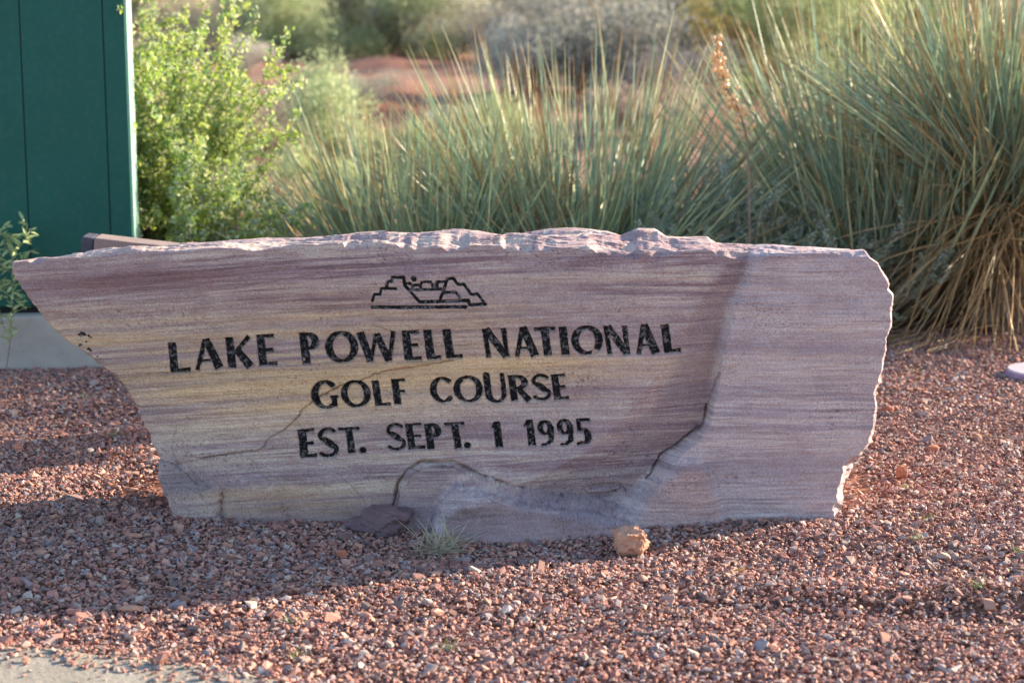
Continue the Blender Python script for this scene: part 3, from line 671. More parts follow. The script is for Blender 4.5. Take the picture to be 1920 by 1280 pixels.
    def sub(name, fsel, label=None):
        Fs = F[fsel]; used, inv = np.unique(Fs, return_inverse=True)
        me = mesh_np(name, V[used] - orig, inv.reshape(Fs.shape), {'col': ('FLOAT_COLOR', C[used]), 'sdf': ('FLOAT', S[used])})
        o = link(name, me, M['rock'], root)
        if label: o['label'] = label
        return o
    sub('slab', fid == -1)
    for q, L_ in enumerate(LET):
        ch = L_[0]
        nm = 'full_stop' if ch == '.' else ('digit' if ch.isdigit() else 'letter')
        sub(nm, fid == q, None if ch == '.' else 'carved black %s %s' % (nm, ch))
    sub('emblem', fid == eid, 'carved line drawing of stepped mesas with a sun dot above the lettering')
make_rock()

# ------------------------------------------------------------------ gravel (one mass, geometry nodes)
def gravel_points():
    def frust(n, y0, y1, mar):
        y = rng.uniform(y0, y1, n * 2); x = rng.uniform(-3.1, 3.1, n * 2)
        k = np.abs(x) < y * .258 + mar
        return x[k], y[k]
    x, y = frust(275000, 3.4, 8.75, .75)
    p = np.ones(len(x))
    # thin out at bare soil: left foot, right foot, under the grasses, back edge
    def hole(cx, cy, rx, ry, a): return 1 - a * np.exp(-((x - cx) / rx) ** 2 - ((y - cy) / ry) ** 2)
    p *= hole(-.95, 5.62, .15, .22, .93) * hole(.99, 5.66, .13, .26, .88) * hole(1.75, 8.25, .5, .35, 1.3) * hole(.55, 7.6, .7, .6, 1)
    p *= sstep(8.7, 7.9, y + .35 * fbm(x * 1.5, y * 1.5, 320, 3))
    we = walk_edge(x); p *= np.where(y < we - .012 + .05 * vn(x * 20, y * 20, 322), .03 + .75 * np.exp((y - we) / .05), 1)
    keep = rng.random(len(x)) < p
    x, y = x[keep], y[keep]; n = len(x)
    s = np.clip(rng.lognormal(math.log(.0047), .36, n), .0022, .0115)
    big = rng.random(n) < .03 + .05 * sstep(.3, -.6, x) * sstep(6, 5, y); s[big] *= rng.uniform(1.4, 2.0, big.sum())
    z = gh(x, y) + rng.uniform(-.009, .004, n) + s * .15
    z = np.where(y < walk_edge(x) - .01, .016 + s * .45, z)
    scl = np.stack([s * rng.uniform(.85, 1.5, n), s * rng.uniform(.7, 1.1, n), s * rng.uniform(.4, .8, n)], -1)
    rot = np.stack([rng.normal(0, .38, n), rng.normal(0, .38, n), rng.uniform(0, 6.28, n)], -1)
    return np.stack([x, y, z], -1), rot, scl

def instancer(name, pts, rot, scl, mat, variants=14, npts=15, seed=0):
    me = bpy.data.meshes.new(name); me.vertices.add(len(pts)); me.vertices.foreach_set('co', pts.astype(np.float32).ravel())
    for k, a in (('rot', rot), ('scl', scl)):
        at_ = me.attributes.new(k, 'FLOAT_VECTOR', 'POINT'); at_.data.foreach_set('vector', a.astype(np.float32).ravel())
    o = link(name, me, mat)
    ng = bpy.data.node_groups.new(name + '_nodes', 'GeometryNodeTree')
    ng.interface.new_socket('Geometry', in_out='INPUT', socket_type='NodeSocketGeometry')
    ng.interface.new_socket('Geometry', in_out='OUTPUT', socket_type='NodeSocketGeometry')
    gi = ng.nodes.new('NodeGroupInput'); go = ng.nodes.new('NodeGroupOutput'); L = ng.links
    gti = ng.nodes.new('GeometryNodeGeometryToInstance')
    for v in range(variants):
        pn = ng.nodes.new('GeometryNodePoints'); pn.inputs['Count'].default_value = npts
        rv = ng.nodes.new('FunctionNodeRandomValue'); rv.data_type = 'FLOAT_VECTOR'
        rv.inputs[0].default_value = (-1, -1, -1); rv.inputs[1].default_value = (1, 1, 1)
        rv.inputs['Seed'].default_value = seed + v * 17 + 3
        L.new(rv.outputs[0], pn.inputs['Position'])
        ch = ng.nodes.new('GeometryNodeConvexHull'); L.new(pn.outputs[0], ch.inputs[0])
        L.new(ch.outputs[0], gti.inputs[0])
    iop = ng.nodes.new('GeometryNodeInstanceOnPoints'); L.new(gi.outputs[0], iop.inputs['Points']); L.new(gti.outputs[0], iop.inputs['Instance'])
    iop.inputs['Pick Instance'].default_value = True
    ri = ng.nodes.new('FunctionNodeRandomValue'); ri.data_type = 'INT'
    for s_ in ri.inputs:
        if s_.type == 'INT' and s_.name == 'Min': s_.default_value = 0
        if s_.type == 'INT' and s_.name == 'Max': s_.default_value = variants - 1
    ro = [q for q in ri.outputs if q.type == 'INT'][0]
    L.new(ro, iop.inputs['Instance Index'])
    for k, sock in (('rot', 'Rotation'), ('scl', 'Scale')):
        na = ng.nodes.new('GeometryNodeInputNamedAttribute'); na.data_type = 'FLOAT_VECTOR'; na.inputs[0].default_value = k
        L.new(na.outputs[0], iop.inputs[sock])
    sm = ng.nodes.new('GeometryNodeSetMaterial'); sm.inputs['Material'].default_value = mat
    L.new(iop.outputs[0], sm.inputs[0]); L.new(sm.outputs[0], go.inputs[0])
    md = o.modifiers.new('scatter', 'NODES'); md.node_group = ng
    return o
pts, rot, scl = gravel_points()
gr = instancer('gravel', pts, rot, scl, M['gravel'])
tag(gr, 'loose red, pink and grey crushed stone covering the bed around the inscribed rock', 'gravel', kind='stuff')

# ------------------------------------------------------------------ single stones
def stone(name, mat, px, py, w, h, d, label, seed, sub=4, rz=0, sink=.2, cat='stone', rough=.18, facets=9, Yo=None):
    x, y = ground_at(px, py)
    bm = bmesh.new(); bmesh.ops.create_icosphere(bm, subdivisions=sub, radius=1)
    r_ = random.Random(seed)
    planes = []
    for _ in range(facets):
        v = Vector((r_.gauss(0, 1), r_.gauss(0, 1), r_.gauss(0, .8))).normalized(); planes.append((v, r_.uniform(.62, .88)))
    for v in bm.verts:
        p = v.co.normalized(); rr = 1.0
        for q, dd in planes:
            c = p.dot(q)
            if c > 1e-3: rr = min(rr, dd / c)
        nn = mnoise.fractal(p * 2.3 + Vector((seed, 0, 0)), 1, 2, 5)
        rr *= 1 + rough * .5 * nn
        v.co = Vector((p.x * rr * w / 2, p.y * rr * d / 2, p.z * rr * h / 2))
    me = bpy.data.meshes.new(name); bm.to_mesh(me); bm.free()
    o = link(name, me, mat); o.location = (x, y + d * .3, float(gh(x, y)) + h / 2 * (1 - sink)); o.rotation_euler = (0, 0, rz)
    return tag(o, label, cat)
stone('orange_stone', M['orange_stone'], 1184, 1030, .108, .092, .08, 'fist sized orange sandstone lump lying in front of the inscribed rock', 5, 5, .25, .18, rough=.45, facets=7)
stone('dark_stone', M['plum_stone'], 712, 984, .20, .095, .12, 'low dark plum stone half buried against the foot of the inscribed rock', 11, 4, 0, .5, rough=.5, facets=5)
stone('red_stone', M['red_stone'], 117, 688, .062, .045, .05, 'flat terracotta stone leaning on the concrete pad under the green cabinet', 12, 3, .1, .1)
stone('red_stone', M['red_stone'], 1692, 900, .042, .046, .04, 'upright red stone on gravel right of the rock, next to a yellowish pebble', 13, 3, .4, .1)
stone('yellow_pebble', M['yellow_stone'], 1697, 918, .022, .018, .02, 'small yellowish pebble in front of the upright red stone', 14, 3, 0, .1, 'pebble')
stone('red_stone', M['red_stone'], 1668, 775, .045, .026, .04, 'flat red stone close to the right edge of the inscribed rock', 15, 3, .4, .1)
stone('red_stone', M['red_stone'], 1750, 850, .05, .022, .04, 'flat orange red stone lying on lit gravel below the round plastic lid', 16, 3, .7, .1)
stone('red_stone', M['red_stone'], 640, 1040, .03, .028, .028, 'pinkish red stone at the edge of the shadow in front of the lettering', 18, 3, .7, .1)
stone('tan_stone', M['orange_stone'], 252, 1010, .042, .016, .03, 'long thin tan stone in the shaded gravel left of the rock foot', 19, 3, .1, .1)
stone('sand_clod', M['orange_stone'], 248, 1150, .075, .016, .03, 'flat crumbly patch of tan sandstone by the shadow edge near the walk', 20, 3, .05, .2)

# ------------------------------------------------------------------ green cabinet on its pad
def box_bm(bm, x0, x1, y0, y1, z0, z1, bev=0, seg=2):
    g = bmesh.ops.create_cube(bm, size=1)['verts']
    for v in g: v.co = Vector(((x0 + x1) / 2 + v.co.x * (x1 - x0), (y0 + y1) / 2 + v.co.y * (y1 - y0), (z0 + z1) / 2 + v.co.z * (z1 - z0)))
    if bev:
        es = list({e for v in g for e in v.link_edges}); bmesh.ops.bevel(bm, geom=es, offset=bev, segments=seg, profile=.5, affect='EDGES')
def box(name, x0, x1, y0, y1, z0, z1, mat, parent=None, bev=0, off=(0, 0, 0), seg=2):
    bm = bmesh.new(); box_bm(bm, x0 - off[0], x1 - off[0], y0 - off[1], y1 - off[1], z0 - off[2], z1 - off[2], bev, seg)
    me = bpy.data.meshes.new(name); bm.to_mesh(me); bm.free()
    for p in me.polygons: p.use_smooth = False
    return link(name, me, mat, parent)
def make_cabinet():
    _, yp = ground_at(100, 688); yf = yp + .05
    xr = at(246, 300, yf)[0]; xs1 = at(53, 300, yf)[0]; xs2 = at(203, 300, yf)[0]
    zp = at(100, 588, yp)[2]
    zb = at(100, 573, yf)[2]; zt = 1.75; xl = xr - 1.55
    # pad
    pad_o = (0, yp, 0)
    p = box('concrete_pad', xl - .08, xr + .10, yp, yp + .62, -.05, zp, M['concrete'], bev=.012, off=(xr, yf, 0))
    p.location = (xr, yf, 0); p.rotation_euler = (0, 0, R(7.2))
    tag(p, 'weathered grey concrete pad carrying the green cabinet', 'concrete pad')
    o = (xr, yf, zp)
    root = empty('utility_cabinet', o, R(7.2)); tag(root, 'tall dark green steel utility cabinet behind the left end of the rock', 'cabinet')
    yb = yf + .30
    box('cabinet_body', xl, xr, yf + .012, yb, zb, zt, M['paint'], root, .010, o, 4)
    box('base_gap_shade', xl + .02, xr - .02, yf + .02, yb - .02, zp - .003, zb + .01, M['black'], root, 0, o)  # black block stands in for the shade in the gap under the cabinet
    # front panels, 3 mm joints
    g = .0035
    xs = [(xl + .01, xs1 - .75), (xs1 - .75, xs1), (xs1, xs2), (xs2, xr - .002)]
    for j, (a, b) in enumerate(xs):
        box('front_panel', a + g * .5, b - (g * .5 if j < 3 else .004), yf + (0 if j != 3 else .0015), yf + .014, zb + .006, zt - .02, M['paint'], root, .0028, o)
    sp = box('side_panel', xr - .012, xr + .003, yf + .010, yb - .01, zb + .006, zt - .02, M['sunlit_side'], root, .005, o, 3); sp['label'] = 'green side panel with sun glare in its pale colour'
    box('door_seal', xs1 - .002, xs1 + .002, yf + .004, yf + .013, zb + .01, zt - .02, M['black'], root, 0, o)
    box('roof', xl - .02, xr + .02, yf - .03, yb + .03, zt, zt + .03, M['paint'], root, .006, o)
make_cabinet()

# timber or slab end that shows between cabinet and rock
def beam():
    Yb = 6.35
    a = at(152, 443, Yb); b = at(300, 462, Yb - .02); h = .12
    L = math.hypot(b[0] - a[0], b[2] - a[2]); root = empty('leaning_beam', (a[0], Yb, a[2])); root.rotation_euler = (0, math.atan2(a[2] - b[2], b[0] - a[0]), R(0))
    tag(root, 'weathered brown grey timber end showing behind the upper left of the rock, against the cabinet', 'timber')
    box('beam_side', .042, L + .9, 0, .10, -h, 0, M['slab'], root, .004)
    box('beam_end', 0, .040, .001, .099, -h + .001, -.001, M['slab_end'], root, .006)
    # a block carries it from the ground
    bl = box('support_block', .55, .85, .005, .095, -a[2] - .03, -h + .01, M['slab'], root, .004)
beam()

# ------------------------------------------------------------------ blades
def blade_mesh(B, az, tilt, Ln, w, droop, cols, seg=6, tipc=(.52, .27, .11), basec=None, curl=None, tipf=None):
    n = len(Ln); t = np.linspace(0, 1, seg + 1)
    dx = np.sin(tilt) * np.cos(az); dy = np.sin(tilt) * np.sin(az); dz = np.cos(tilt)
    D = np.stack([dx, dy, dz], -1)
    P = B[:, None, :] + D[:, None, :] * (Ln[:, None] * t[None, :])[..., None]
    P[..., 2] -= (droop * Ln)[:, None] * (t ** 2.2)[None, :]
    h = np.stack([np.cos(az), np.sin(az), 0 * az], -1)
    P += h[:, None, :] * ((droop * Ln * .35)[:, None] * (t ** 2)[None, :])[..., None]
    sidev = np.stack([-np.sin(az), np.cos(az), 0 * az], -1)
    if curl is None: curl = rng.normal(0, .05, n)
    P += sidev[:, None, :] * ((curl * Ln)[:, None] * (t ** 2)[None, :])[..., None]
    up = np.cross(D, sidev)
    prof = np.clip(1.05 - t ** 3 * .95, .05, 1); prof[-1] = .12
    tw = rng.uniform(0, 6.28, n)
    s1 = sidev * np.cos(tw)[:, None] + up * np.sin(tw)[:, None]; s2 = -sidev * np.sin(tw)[:, None] + up * np.cos(tw)[:, None]
    Wd = (w[:, None] * prof[None, :])[..., None] * .5
    a = P + s1[:, None] * Wd; b = P - s1[:, None] * Wd * .8 + s2[:, None] * Wd * .5; c = P - s1[:, None] * Wd * .8 - s2[:, None] * Wd * .5
    V = np.stack([a, b, c], 2).reshape(-1, 3)                      # n, seg+1, 3
    idx = np.arange(n * (seg + 1) * 3).reshape(n, seg + 1, 3)
    F = []
    for k in range(3):
        k2 = (k + 1) % 3
        F.append(np.stack([idx[:, :-1, k], idx[:, 1:, k], idx[:, 1:, k2], idx[:, :-1, k2]], -1).reshape(-1, 4))
    F = np.vstack(F)
    tipc = np.array(tipc)
    if tipf is None: tipf = rng.uniform(.8, .97, n)
    tf = np.clip((t[None, :] - tipf[:, None]) / .08, 0, 1)[..., None]
    Cc = cols[:, None, :] * (1 + .0 * t[None, :, None]) * (1 - tf) + tipc * tf
    if basec is not None:
        bf = np.clip(1 - t / .25, 0, 1)[None, :, None]; Cc = Cc * (1 - bf) + np.array(basec) * bf
    Cc = np.repeat(Cc[:, :, None, :], 3, 2).reshape(-1, 3)
    return V, F, Cc

GREENS = np.array([(.46, .56, .40), (.52, .62, .43), (.40, .53, .43), (.62, .66, .43), (.34, .46, .37), (.74, .75, .52)])
STRAW = np.array([(.58, .43, .24), (.48, .33, .16), (.66, .53, .32), (.38, .25, .13)])
def clump(px, Yc, n, Lr, spread, label, straw=.08, wr=(.0060, .0115), rbase=.13, dead=0, singles=140, zb=0, wide=1.0, lean=(0, 0), power=.62, cat='grass clump', name='bear_grass'):
    x0 = at(px, 640, Yc)[0] * 1.0; x0 = (px - 960) / FPX * (Yc * 1.02)
    root = empty(name, (x0, Yc, float(gh(x0, Yc)))); tag(root, label, cat)
    def gen(n, dead_=False, single=False):
        az = rng.uniform(0, 2 * np.pi, n); rr = rbase * np.sqrt(rng.random(n))
        B = np.stack([rr * np.cos(az + rng.normal(0, .6, n)) * wide, rr * np.sin(az), zb + rng.uniform(-.02, .04, n)], -1)
        if dead_:
            tilt = rng.uniform(R(50), R(140), n); Ln = rng.uniform(.3, .62, n) * Lr; droop = rng.uniform(.1, .6, n)
            B[:, 2] += rng.uniform(-.2, .15, n)
            cols = STRAW[rng.integers(0, 4, n)] * rng.uniform(.7, 1.45, (n, 1)); w = rng.uniform(.004, .0085, n)
            return B, az, tilt, Ln, w, droop, cols, rng.normal(0, .12, n), np.full(n, 2.)
        u = rng.random(n)
        tilt = spread * u ** power * rng.uniform(.85, 1.1, n)
        Ln = Lr * rng.uniform(.62, 1.06, n) * (1 - .12 * u)
        droop = rng.uniform(.0, .03, n) + .05 * u ** 2
        isS = rng.random(n) < straw
        cols = GREENS[rng.integers(0, 6, n)] * rng.uniform(.8, 1.25, (n, 1)); cols[isS] = STRAW[rng.integers(0, 4, isS.sum())]
        w = rng.uniform(*wr, n)
        if single: w *= 1.15
        return B, az, tilt, Ln, w, droop, cols, rng.normal(0, .02, n), rng.uniform(.82, 1.02, n)
    B, az, ti, Ln, w, dr, co, cu, tpf = gen(n)
    ti = ti
    V, F, C = blade_mesh(B, az, ti, Ln, w, dr, co, curl=cu, tipf=tpf, basec=(.30, .25, .13))
    V[:, 0] += lean[0] * V[:, 2]; V[:, 1] += lean[1] * V[:, 2]
    o = link('foliage', mesh_np('foliage', V, F, {'col': ('FLOAT_COLOR', C)}), M['blade'], root); o['kind'] = 'stuff'
    if dead:
        B, az, ti, Ln, w, dr, co, cu, tpf = gen(dead, True)
        V, F, C = blade_mesh(B, az, ti, Ln, w, dr, co, curl=cu, tipf=tpf)
        V[:, 2] = np.maximum(V[:, 2], .004 + .01 * rng.random(len(V)))
        o = link('dead_leaves', mesh_np('dead_leaves', V, F, {'col': ('FLOAT_COLOR', C)}), M['blade'], root); o['kind'] = 'stuff'
    # single blades on the side that shows
    B, az, ti, Ln, w, dr, co, cu, tpf = gen(singles, False, True)
    az = -np.pi / 2 + rng.normal(0, 1.1, singles)
    for j in range(singles):
        s_ = slice(j, j + 1)
        V, F, C = blade_mesh(B[s_], az[s_], ti[s_], Ln[s_] * 1.04, w[s_], dr[s_], co[s_], curl=cu[s_], tipf=tpf[s_], basec=(.30, .25, .13))
        V[:, 0] += lean[0] * V[:, 2]; V[:, 1] += lean[1] * V[:, 2]
        link('blade', mesh_np('blade', V, F, {'col': ('FLOAT_COLOR', C)}), M['blade'], root)
    return root
clump(790, 8.25, 1200, 1.0, R(84), 'lower left blue green bear grass clump behind the carved lettering', straw=.16, rbase=.22, wide=1.3, power=.75)
clump(1085, 8.45, 1900, 1.26, R(88), 'middle blue green bear grass clump with the widest fan, behind the centre of the rock', straw=.18, rbase=.22, wide=1.3, power=.6)
clump(1400, 8.35, 500, .72, R(86), 'short spreading bear grass clump between the wide fan and the tall right clump', straw=.12, rbase=.2, power=.7)
clump(1730, 8.6, 1500, 1.46, R(46), 'tall grey green bear grass clump standing behind the right end of the rock', straw=.10, rbase=.34, wide=1.4)
r4 = clump(1885, 8.25, 1000, 1.28, R(60), 'tall bear grass clump at the right edge of the photo with a dry straw skirt', straw=.28, rbase=.20, dead=900, zb=.46, wide=1.1, singles=110)
# brown stump of old leaf bases in the right clump
def stump(root, r, h):
    n = 900; az = rng.uniform(0, 6.28, n); z = rng.uniform(0, h, n)
    rr = r * (1 - .35 * z / h)
    B = np.stack([rr * np.cos(az), rr * np.sin(az), z], -1)
    V, F, C = blade_mesh(B * np.array([.7, .7, 1]), az, rng.uniform(R(40), R(120), n), rng.uniform(.05, .13, n), rng.uniform(.006, .014, n), rng.uniform(0, .3, n),
                         np.array([(.24, .15, .085)]) * rng.uniform(.4, 1.4, (n, 1)), seg=3, tipf=np.full(n, 2.))
    o = link('leaf_base', mesh_np('leaf_base', V, F, {'col': ('FLOAT_COLOR', C)}), M['blade'], root); o['kind'] = 'stuff'
    bm = bmesh.new(); bmesh.ops.create_cone(bm, cap_ends=True, segments=14, radius1=r * .8, radius2=r * .45, depth=h)
    for v in bm.verts: v.co.z += h / 2; v.co.x *= 1 + .2 * math.sin(v.co.y * 40)
    me = bpy.data.meshes.new('trunk'); bm.to_mesh(me); bm.free(); link('trunk', me, M['wood'], root)
stump(r4, .26, .62)
# long dry leaves fallen out of the right clump, each one by itself
DRY = [((1925, 375), (1690, 612)), ((1880, 470), (1775, 640)), ((1860, 400), (1700, 530)), ((1905, 560), (1720, 645)), ((1830, 430), (1760, 650)), ((1740, 330), (1700, 560)), ((1870, 610), (1740, 660)), ((1890, 300), (1640, 210)), ((1900, 430), (1800, 655))]
for (a, b) in DRY:
    A = Vector(at(a[0], a[1], 7.85)); Bv = Vector(ground_at(b[0], b[1]) + (0,)) if b[1] > 600 else Vector(at(b[0], b[1], 7.7))
    if b[1] > 600: Bv.z = float(gh(Bv.x, Bv.y)) + .004
    mid = (A + Bv) / 2 + Vector((0, 0, .05)); pts_ = [A.lerp(mid, t).lerp(mid.lerp(Bv, t), t) for t in np.linspace(0, 1, 7)]
    V = []; 
    for k, p in enumerate(pts_):
        w = .0038 * (1 - .7 * k / 6); V += [p + Vector((w, 0, w * .4)), p + Vector((-w, .002, -w * .4)), p + Vector((0, -w * .7, w))]
    V = np.array([tuple(v - Vector(r4.location)) for v in V]); idx = np.arange(21).reshape(7, 3)
    F = np.vstack([np.stack([idx[:-1, k], idx[1:, k], idx[1:, (k + 1) % 3], idx[:-1, (k + 1) % 3]], -1) for k in range(3)])
    c = np.tile(STRAW[random.choice([0, 2, 2])] * random.uniform(.9, 1.2), (21, 1))
    link('dry_leaf', mesh_np('dry_leaf', V, F, {'col': ('FLOAT_COLOR', c)}), M['blade'], r4)

# ------------------------------------------------------------------ leafy plants
def leaf_cloud(P, size, cols, seg_aspect=.5):
    n = len(P)
    a = rng.normal(size=(n, 3)); a /= np.linalg.norm(a, axis=1)[:, None]
    b = np.cross(a, rng.normal(size=(n, 3))); b /= np.linalg.norm(b, axis=1)[:, None]
    s = size[:, None]
    V = np.stack([P - a * s, P + b * s * seg_aspect, P + a * s, P - b * s * seg_aspect], 1).reshape(-1, 3)
    F = np.arange(n * 4).reshape(n, 4)
    return V, F, np.repeat(cols, 4, 0)

def tube(pts, r0, r1, sides=5):
    pts = np.array(pts, float); k = len(pts); V = []; 
    for j, p in enumerate(pts):
        d = pts[min(j + 1, k - 1)] - pts[max(j - 1, 0)]; d /= np.linalg.norm(d) + 1e-9
        u = np.cross(d, (0.3, 1, .2)); u /= np.linalg.norm(u); v = np.cross(d, u); r = r0 + (r1 - r0) * j / (k - 1)
        for s in range(sides): V.append(p + (u * math.cos(6.283 * s / sides) + v * math.sin(6.283 * s / sides)) * r)
    i = np.arange(k * sides).reshape(k, sides)
    F = np.stack([i[:-1], i[1:], np.roll(i[1:], -1, 1), np.roll(i[:-1], -1, 1)], -1).reshape(-1, 4)
    return np.array(V), F

def branch_pts(start, d, L, k=7, wob=.12, up=.15):
    p = np.array(start, float); d = np.array(d, float); d /= np.linalg.norm(d); out = [p.copy()]
    for _ in range(k):
        d = d + rng.normal(0, wob, 3) + np.array([0, 0, up * .2]); d /= np.linalg.norm(d); p = p + d * L / k; out.append(p.copy())
    return np.array(out)

def leafy_shrub(name, loc, label, H, W, nb, leaves_per, lsize, palette, cat='shrub', singles=0, leafmat='leaf', flat=1.0, stemmat=None):
    root = empty(name, loc); tag(root, label, cat)
    SP = []; allp = []; ntw = 0
    stems = []
    for b in range(nb):
        az = rng.uniform(0, 6.28); ti = rng.uniform(.05, 1) ** .8 * 1.15
        L = H * rng.uniform(.6, 1.05) * (1 - .15 * ti)
        d = np.array([math.sin(ti) * math.cos(az) * W / H * 1.2, math.sin(ti) * math.sin(az) * flat, math.cos(ti) + .15])
        bp = branch_pts((rng.normal(0, .03), rng.normal(0, .03), 0), d, L, 8, .13, .3); stems.append(bp)
        V, F = tube(bp, .006, .0015)
        link('stem', mesh_np('stem', V, F, smooth=True), stemmat or M['wood'], root)
        for tw in range(7):
            k = rng.integers(2, 8); tb = branch_pts(bp[k], (bp[min(k + 1, 8)] - bp[k]) + rng.normal(0, L * .12, 3), L * rng.uniform(.12, .3), 5, .25, .2)
            t = rng.random(leaves_per // 7) * 4.99; i0 = t.astype(int); f = (t - i0)[:, None]
            allp.append(tb[i0] * (1 - f) + tb[i0 + 1] * f + rng.normal(0, lsize * .8, (len(t), 3)))
        t = rng.random(leaves_per // 3) * 4 + 3.9; i0 = np.minimum(t.astype(int), 7); f = (t - i0)[:, None]
        allp.append(bp[i0] * (1 - f) + bp[i0 + 1] * f + rng.normal(0, lsize * 1.2, (len(t), 3)))
    P = np.vstack(allp); P = P[P[:, 2] > .01]
    cols = np.array(palette)[rng.integers(0, len(palette), len(P))] * rng.uniform(.75, 1.25, (len(P), 1))
    V, F, C = leaf_cloud(P, lsize * rng.uniform(.6, 1.3, len(P)), cols)
    o = link('foliage', mesh_np('foliage', V, F, {'col': ('FLOAT_COLOR', C)}), M[leafmat], root); o['kind'] = 'stuff'
    return root
YG = [(.36, .48, .08), (.46, .55, .11), (.28, .40, .09), (.52, .56, .17), (.24, .36, .15), (.36, .44, .24)]
GG = [(.40, .48, .39), (.48, .55, .44), (.32, .40, .33), (.58, .61, .48)]
def gl(px, Yc): 
    x = (px - 960) / FPX * Yc * 1.02; return (x, Yc, float(gh(x, Yc)))
leafy_shrub('goosefoot_shrub', gl(270, 8.25), 'bright yellow green small leaved shrub rising just right of the green cabinet', 1.68, .62, 74, 640, .0125, YG + [(.46, .52, .30), (.56, .58, .34)])
leafy_shrub('goosefoot_shrub', gl(360, 8.0), 'low yellow green shrub with arching twigs between the cabinet and the grass', .85, .95, 40, 520, .0105, YG + GG)
leafy_shrub('sage_shrub', gl(1330, 8.1), 'silvery fine leaved sage shrub tangled in the short grass clump', .78, 1.0, 54, 800, .0065, GG)
leafy_shrub('sage_shrub', gl(1580, 8.1), 'silver grey sage shrub in front of the tall right grass clump',   .62, .8, 30, 600, .0065, GG)
leafy_shrub('sage_shrub', gl(740, 8.05), 'small silvery sage shrub half hidden in the lower left grass clump', .5, .9, 34, 500, .006, GG)
leafy_shrub('sage_shrub', gl(1000, 8.0), 'low grey sage shrub at the foot of the wide grass fan', .62, 1.0, 50, 600, .006, GG)

# the trailing sprig reaching right over the grass at left
def sprig():
    A = Vector(at(470, 275, 7.9)); Bv = Vector(at(560, 250, 7.75)); 
    root = empty('leafy_twig', gl(440, 7.9)); tag(root, 'single long leafy twig reaching right towards the grass from the green shrub', 'twig')
    lo = np.array(root.location); P0 = np.array([lo + (0, 0, 0), lo + (.02, 0, .5), np.array(at(415, 300, 7.9)), np.array(at(470, 262, 7.85)), np.array(at(520, 250, 7.8)), np.array(at(562, 256, 7.75))]) - lo
    V, F = tube(P0, .004, .001); link('stem', mesh_np('stem', V, F), M['wood'], root)
    t = rng.random(130) * 2.6 + 2.4; i0 = np.minimum(t.astype(int), 4); f = (t - i0)[:, None]
    P = P0[i0] * (1 - f) + P0[i0 + 1] * f + rng.normal(0, .014, (130, 3))
    V, F, C = leaf_cloud(P, rng.uniform(.008, .014, 130), np.array(YG)[rng.integers(0, 4, 130)])
    o = link('foliage', mesh_np('foliage', V, F, {'col': ('FLOAT_COLOR', C)}), M['leaf'], root); o['kind'] = 'stuff'
sprig()

# weed in front of the cabinet, leaves one by one
def weed():
    Yc = 7.20; root = empty('cabinet_weed', (at(20, 575, Yc)[0], Yc, 0)); tag(root, 'thin weed with small narrow leaves in front of the green cabinet at the left edge', 'weed')
    lo = np.array(root.location)
    ctl = [[(12, 690), (24, 585), (22, 500), (30, 470), (62, 430)], [(28, 560), (40, 545), (46, 520)], [(22, 510), (5, 500), (-15, 480)], [(28, 480), (10, 462), (0, 430), (12, 424)], [(50, 450), (52, 425), (44, 412)],
           [(10, 620), (2, 600), (-8, 520), (-12, 430)], [(26, 500), (45, 488), (58, 470)], [(20, 480), (14, 455), (24, 440)], [(28, 560), (40, 570), (50, 582)], [(-8, 520), (8, 540), (16, 560)]]
    lm = None
    me = bpy.data.meshes.new('leaf')
    V = np.array([(0, 0, 0), (.0028, .006, .001), (.002, .014, .0), (0, .019, -.001), (-.002, .014, 0), (-.0028, .006, .001)])
    me = mesh_np('leaf', V, np.array([(0, 1, 2, 3), (0, 3, 4, 5)]), {'col': ('FLOAT_COLOR', np.tile((.50, .60, .30), (6, 1)))}); me.materials.append(M['leaf'])
    for c in ctl:
        P = np.array([at(px, py, Yc + .02 * math.sin(px)) for px, py in c]) - lo
        d = np.linalg.norm(np.diff(P, axis=0), axis=1); s = np.concatenate([[0], np.cumsum(d)]); tt = np.linspace(0, s[-1], 10)
        Q = np.stack([np.interp(tt, s, P[:, q]) for q in range(3)], -1) + rng.normal(0, .002, (10, 3)); Q[0] = P[0]
        V, F = tube(Q, .0022, .0009); link('stem', mesh_np('stem', V, F), M['wood'], root)
        for j in range(int(s[-1] / .0065)):
            u = rng.uniform(.1, 1) * s[-1]; p = np.array([np.interp(u, s, P[:, q]) for q in range(3)])
            if p[2] + lo[2] < .1: continue
            o = link('leaf', me, None, root); o.location = p; o.scale = [random.uniform(1.3, 2.5)] * 3
            o.rotation_euler = (random.uniform(-.6, 1.4), random.uniform(-1, 1), random.uniform(0, 6.28))
weed()

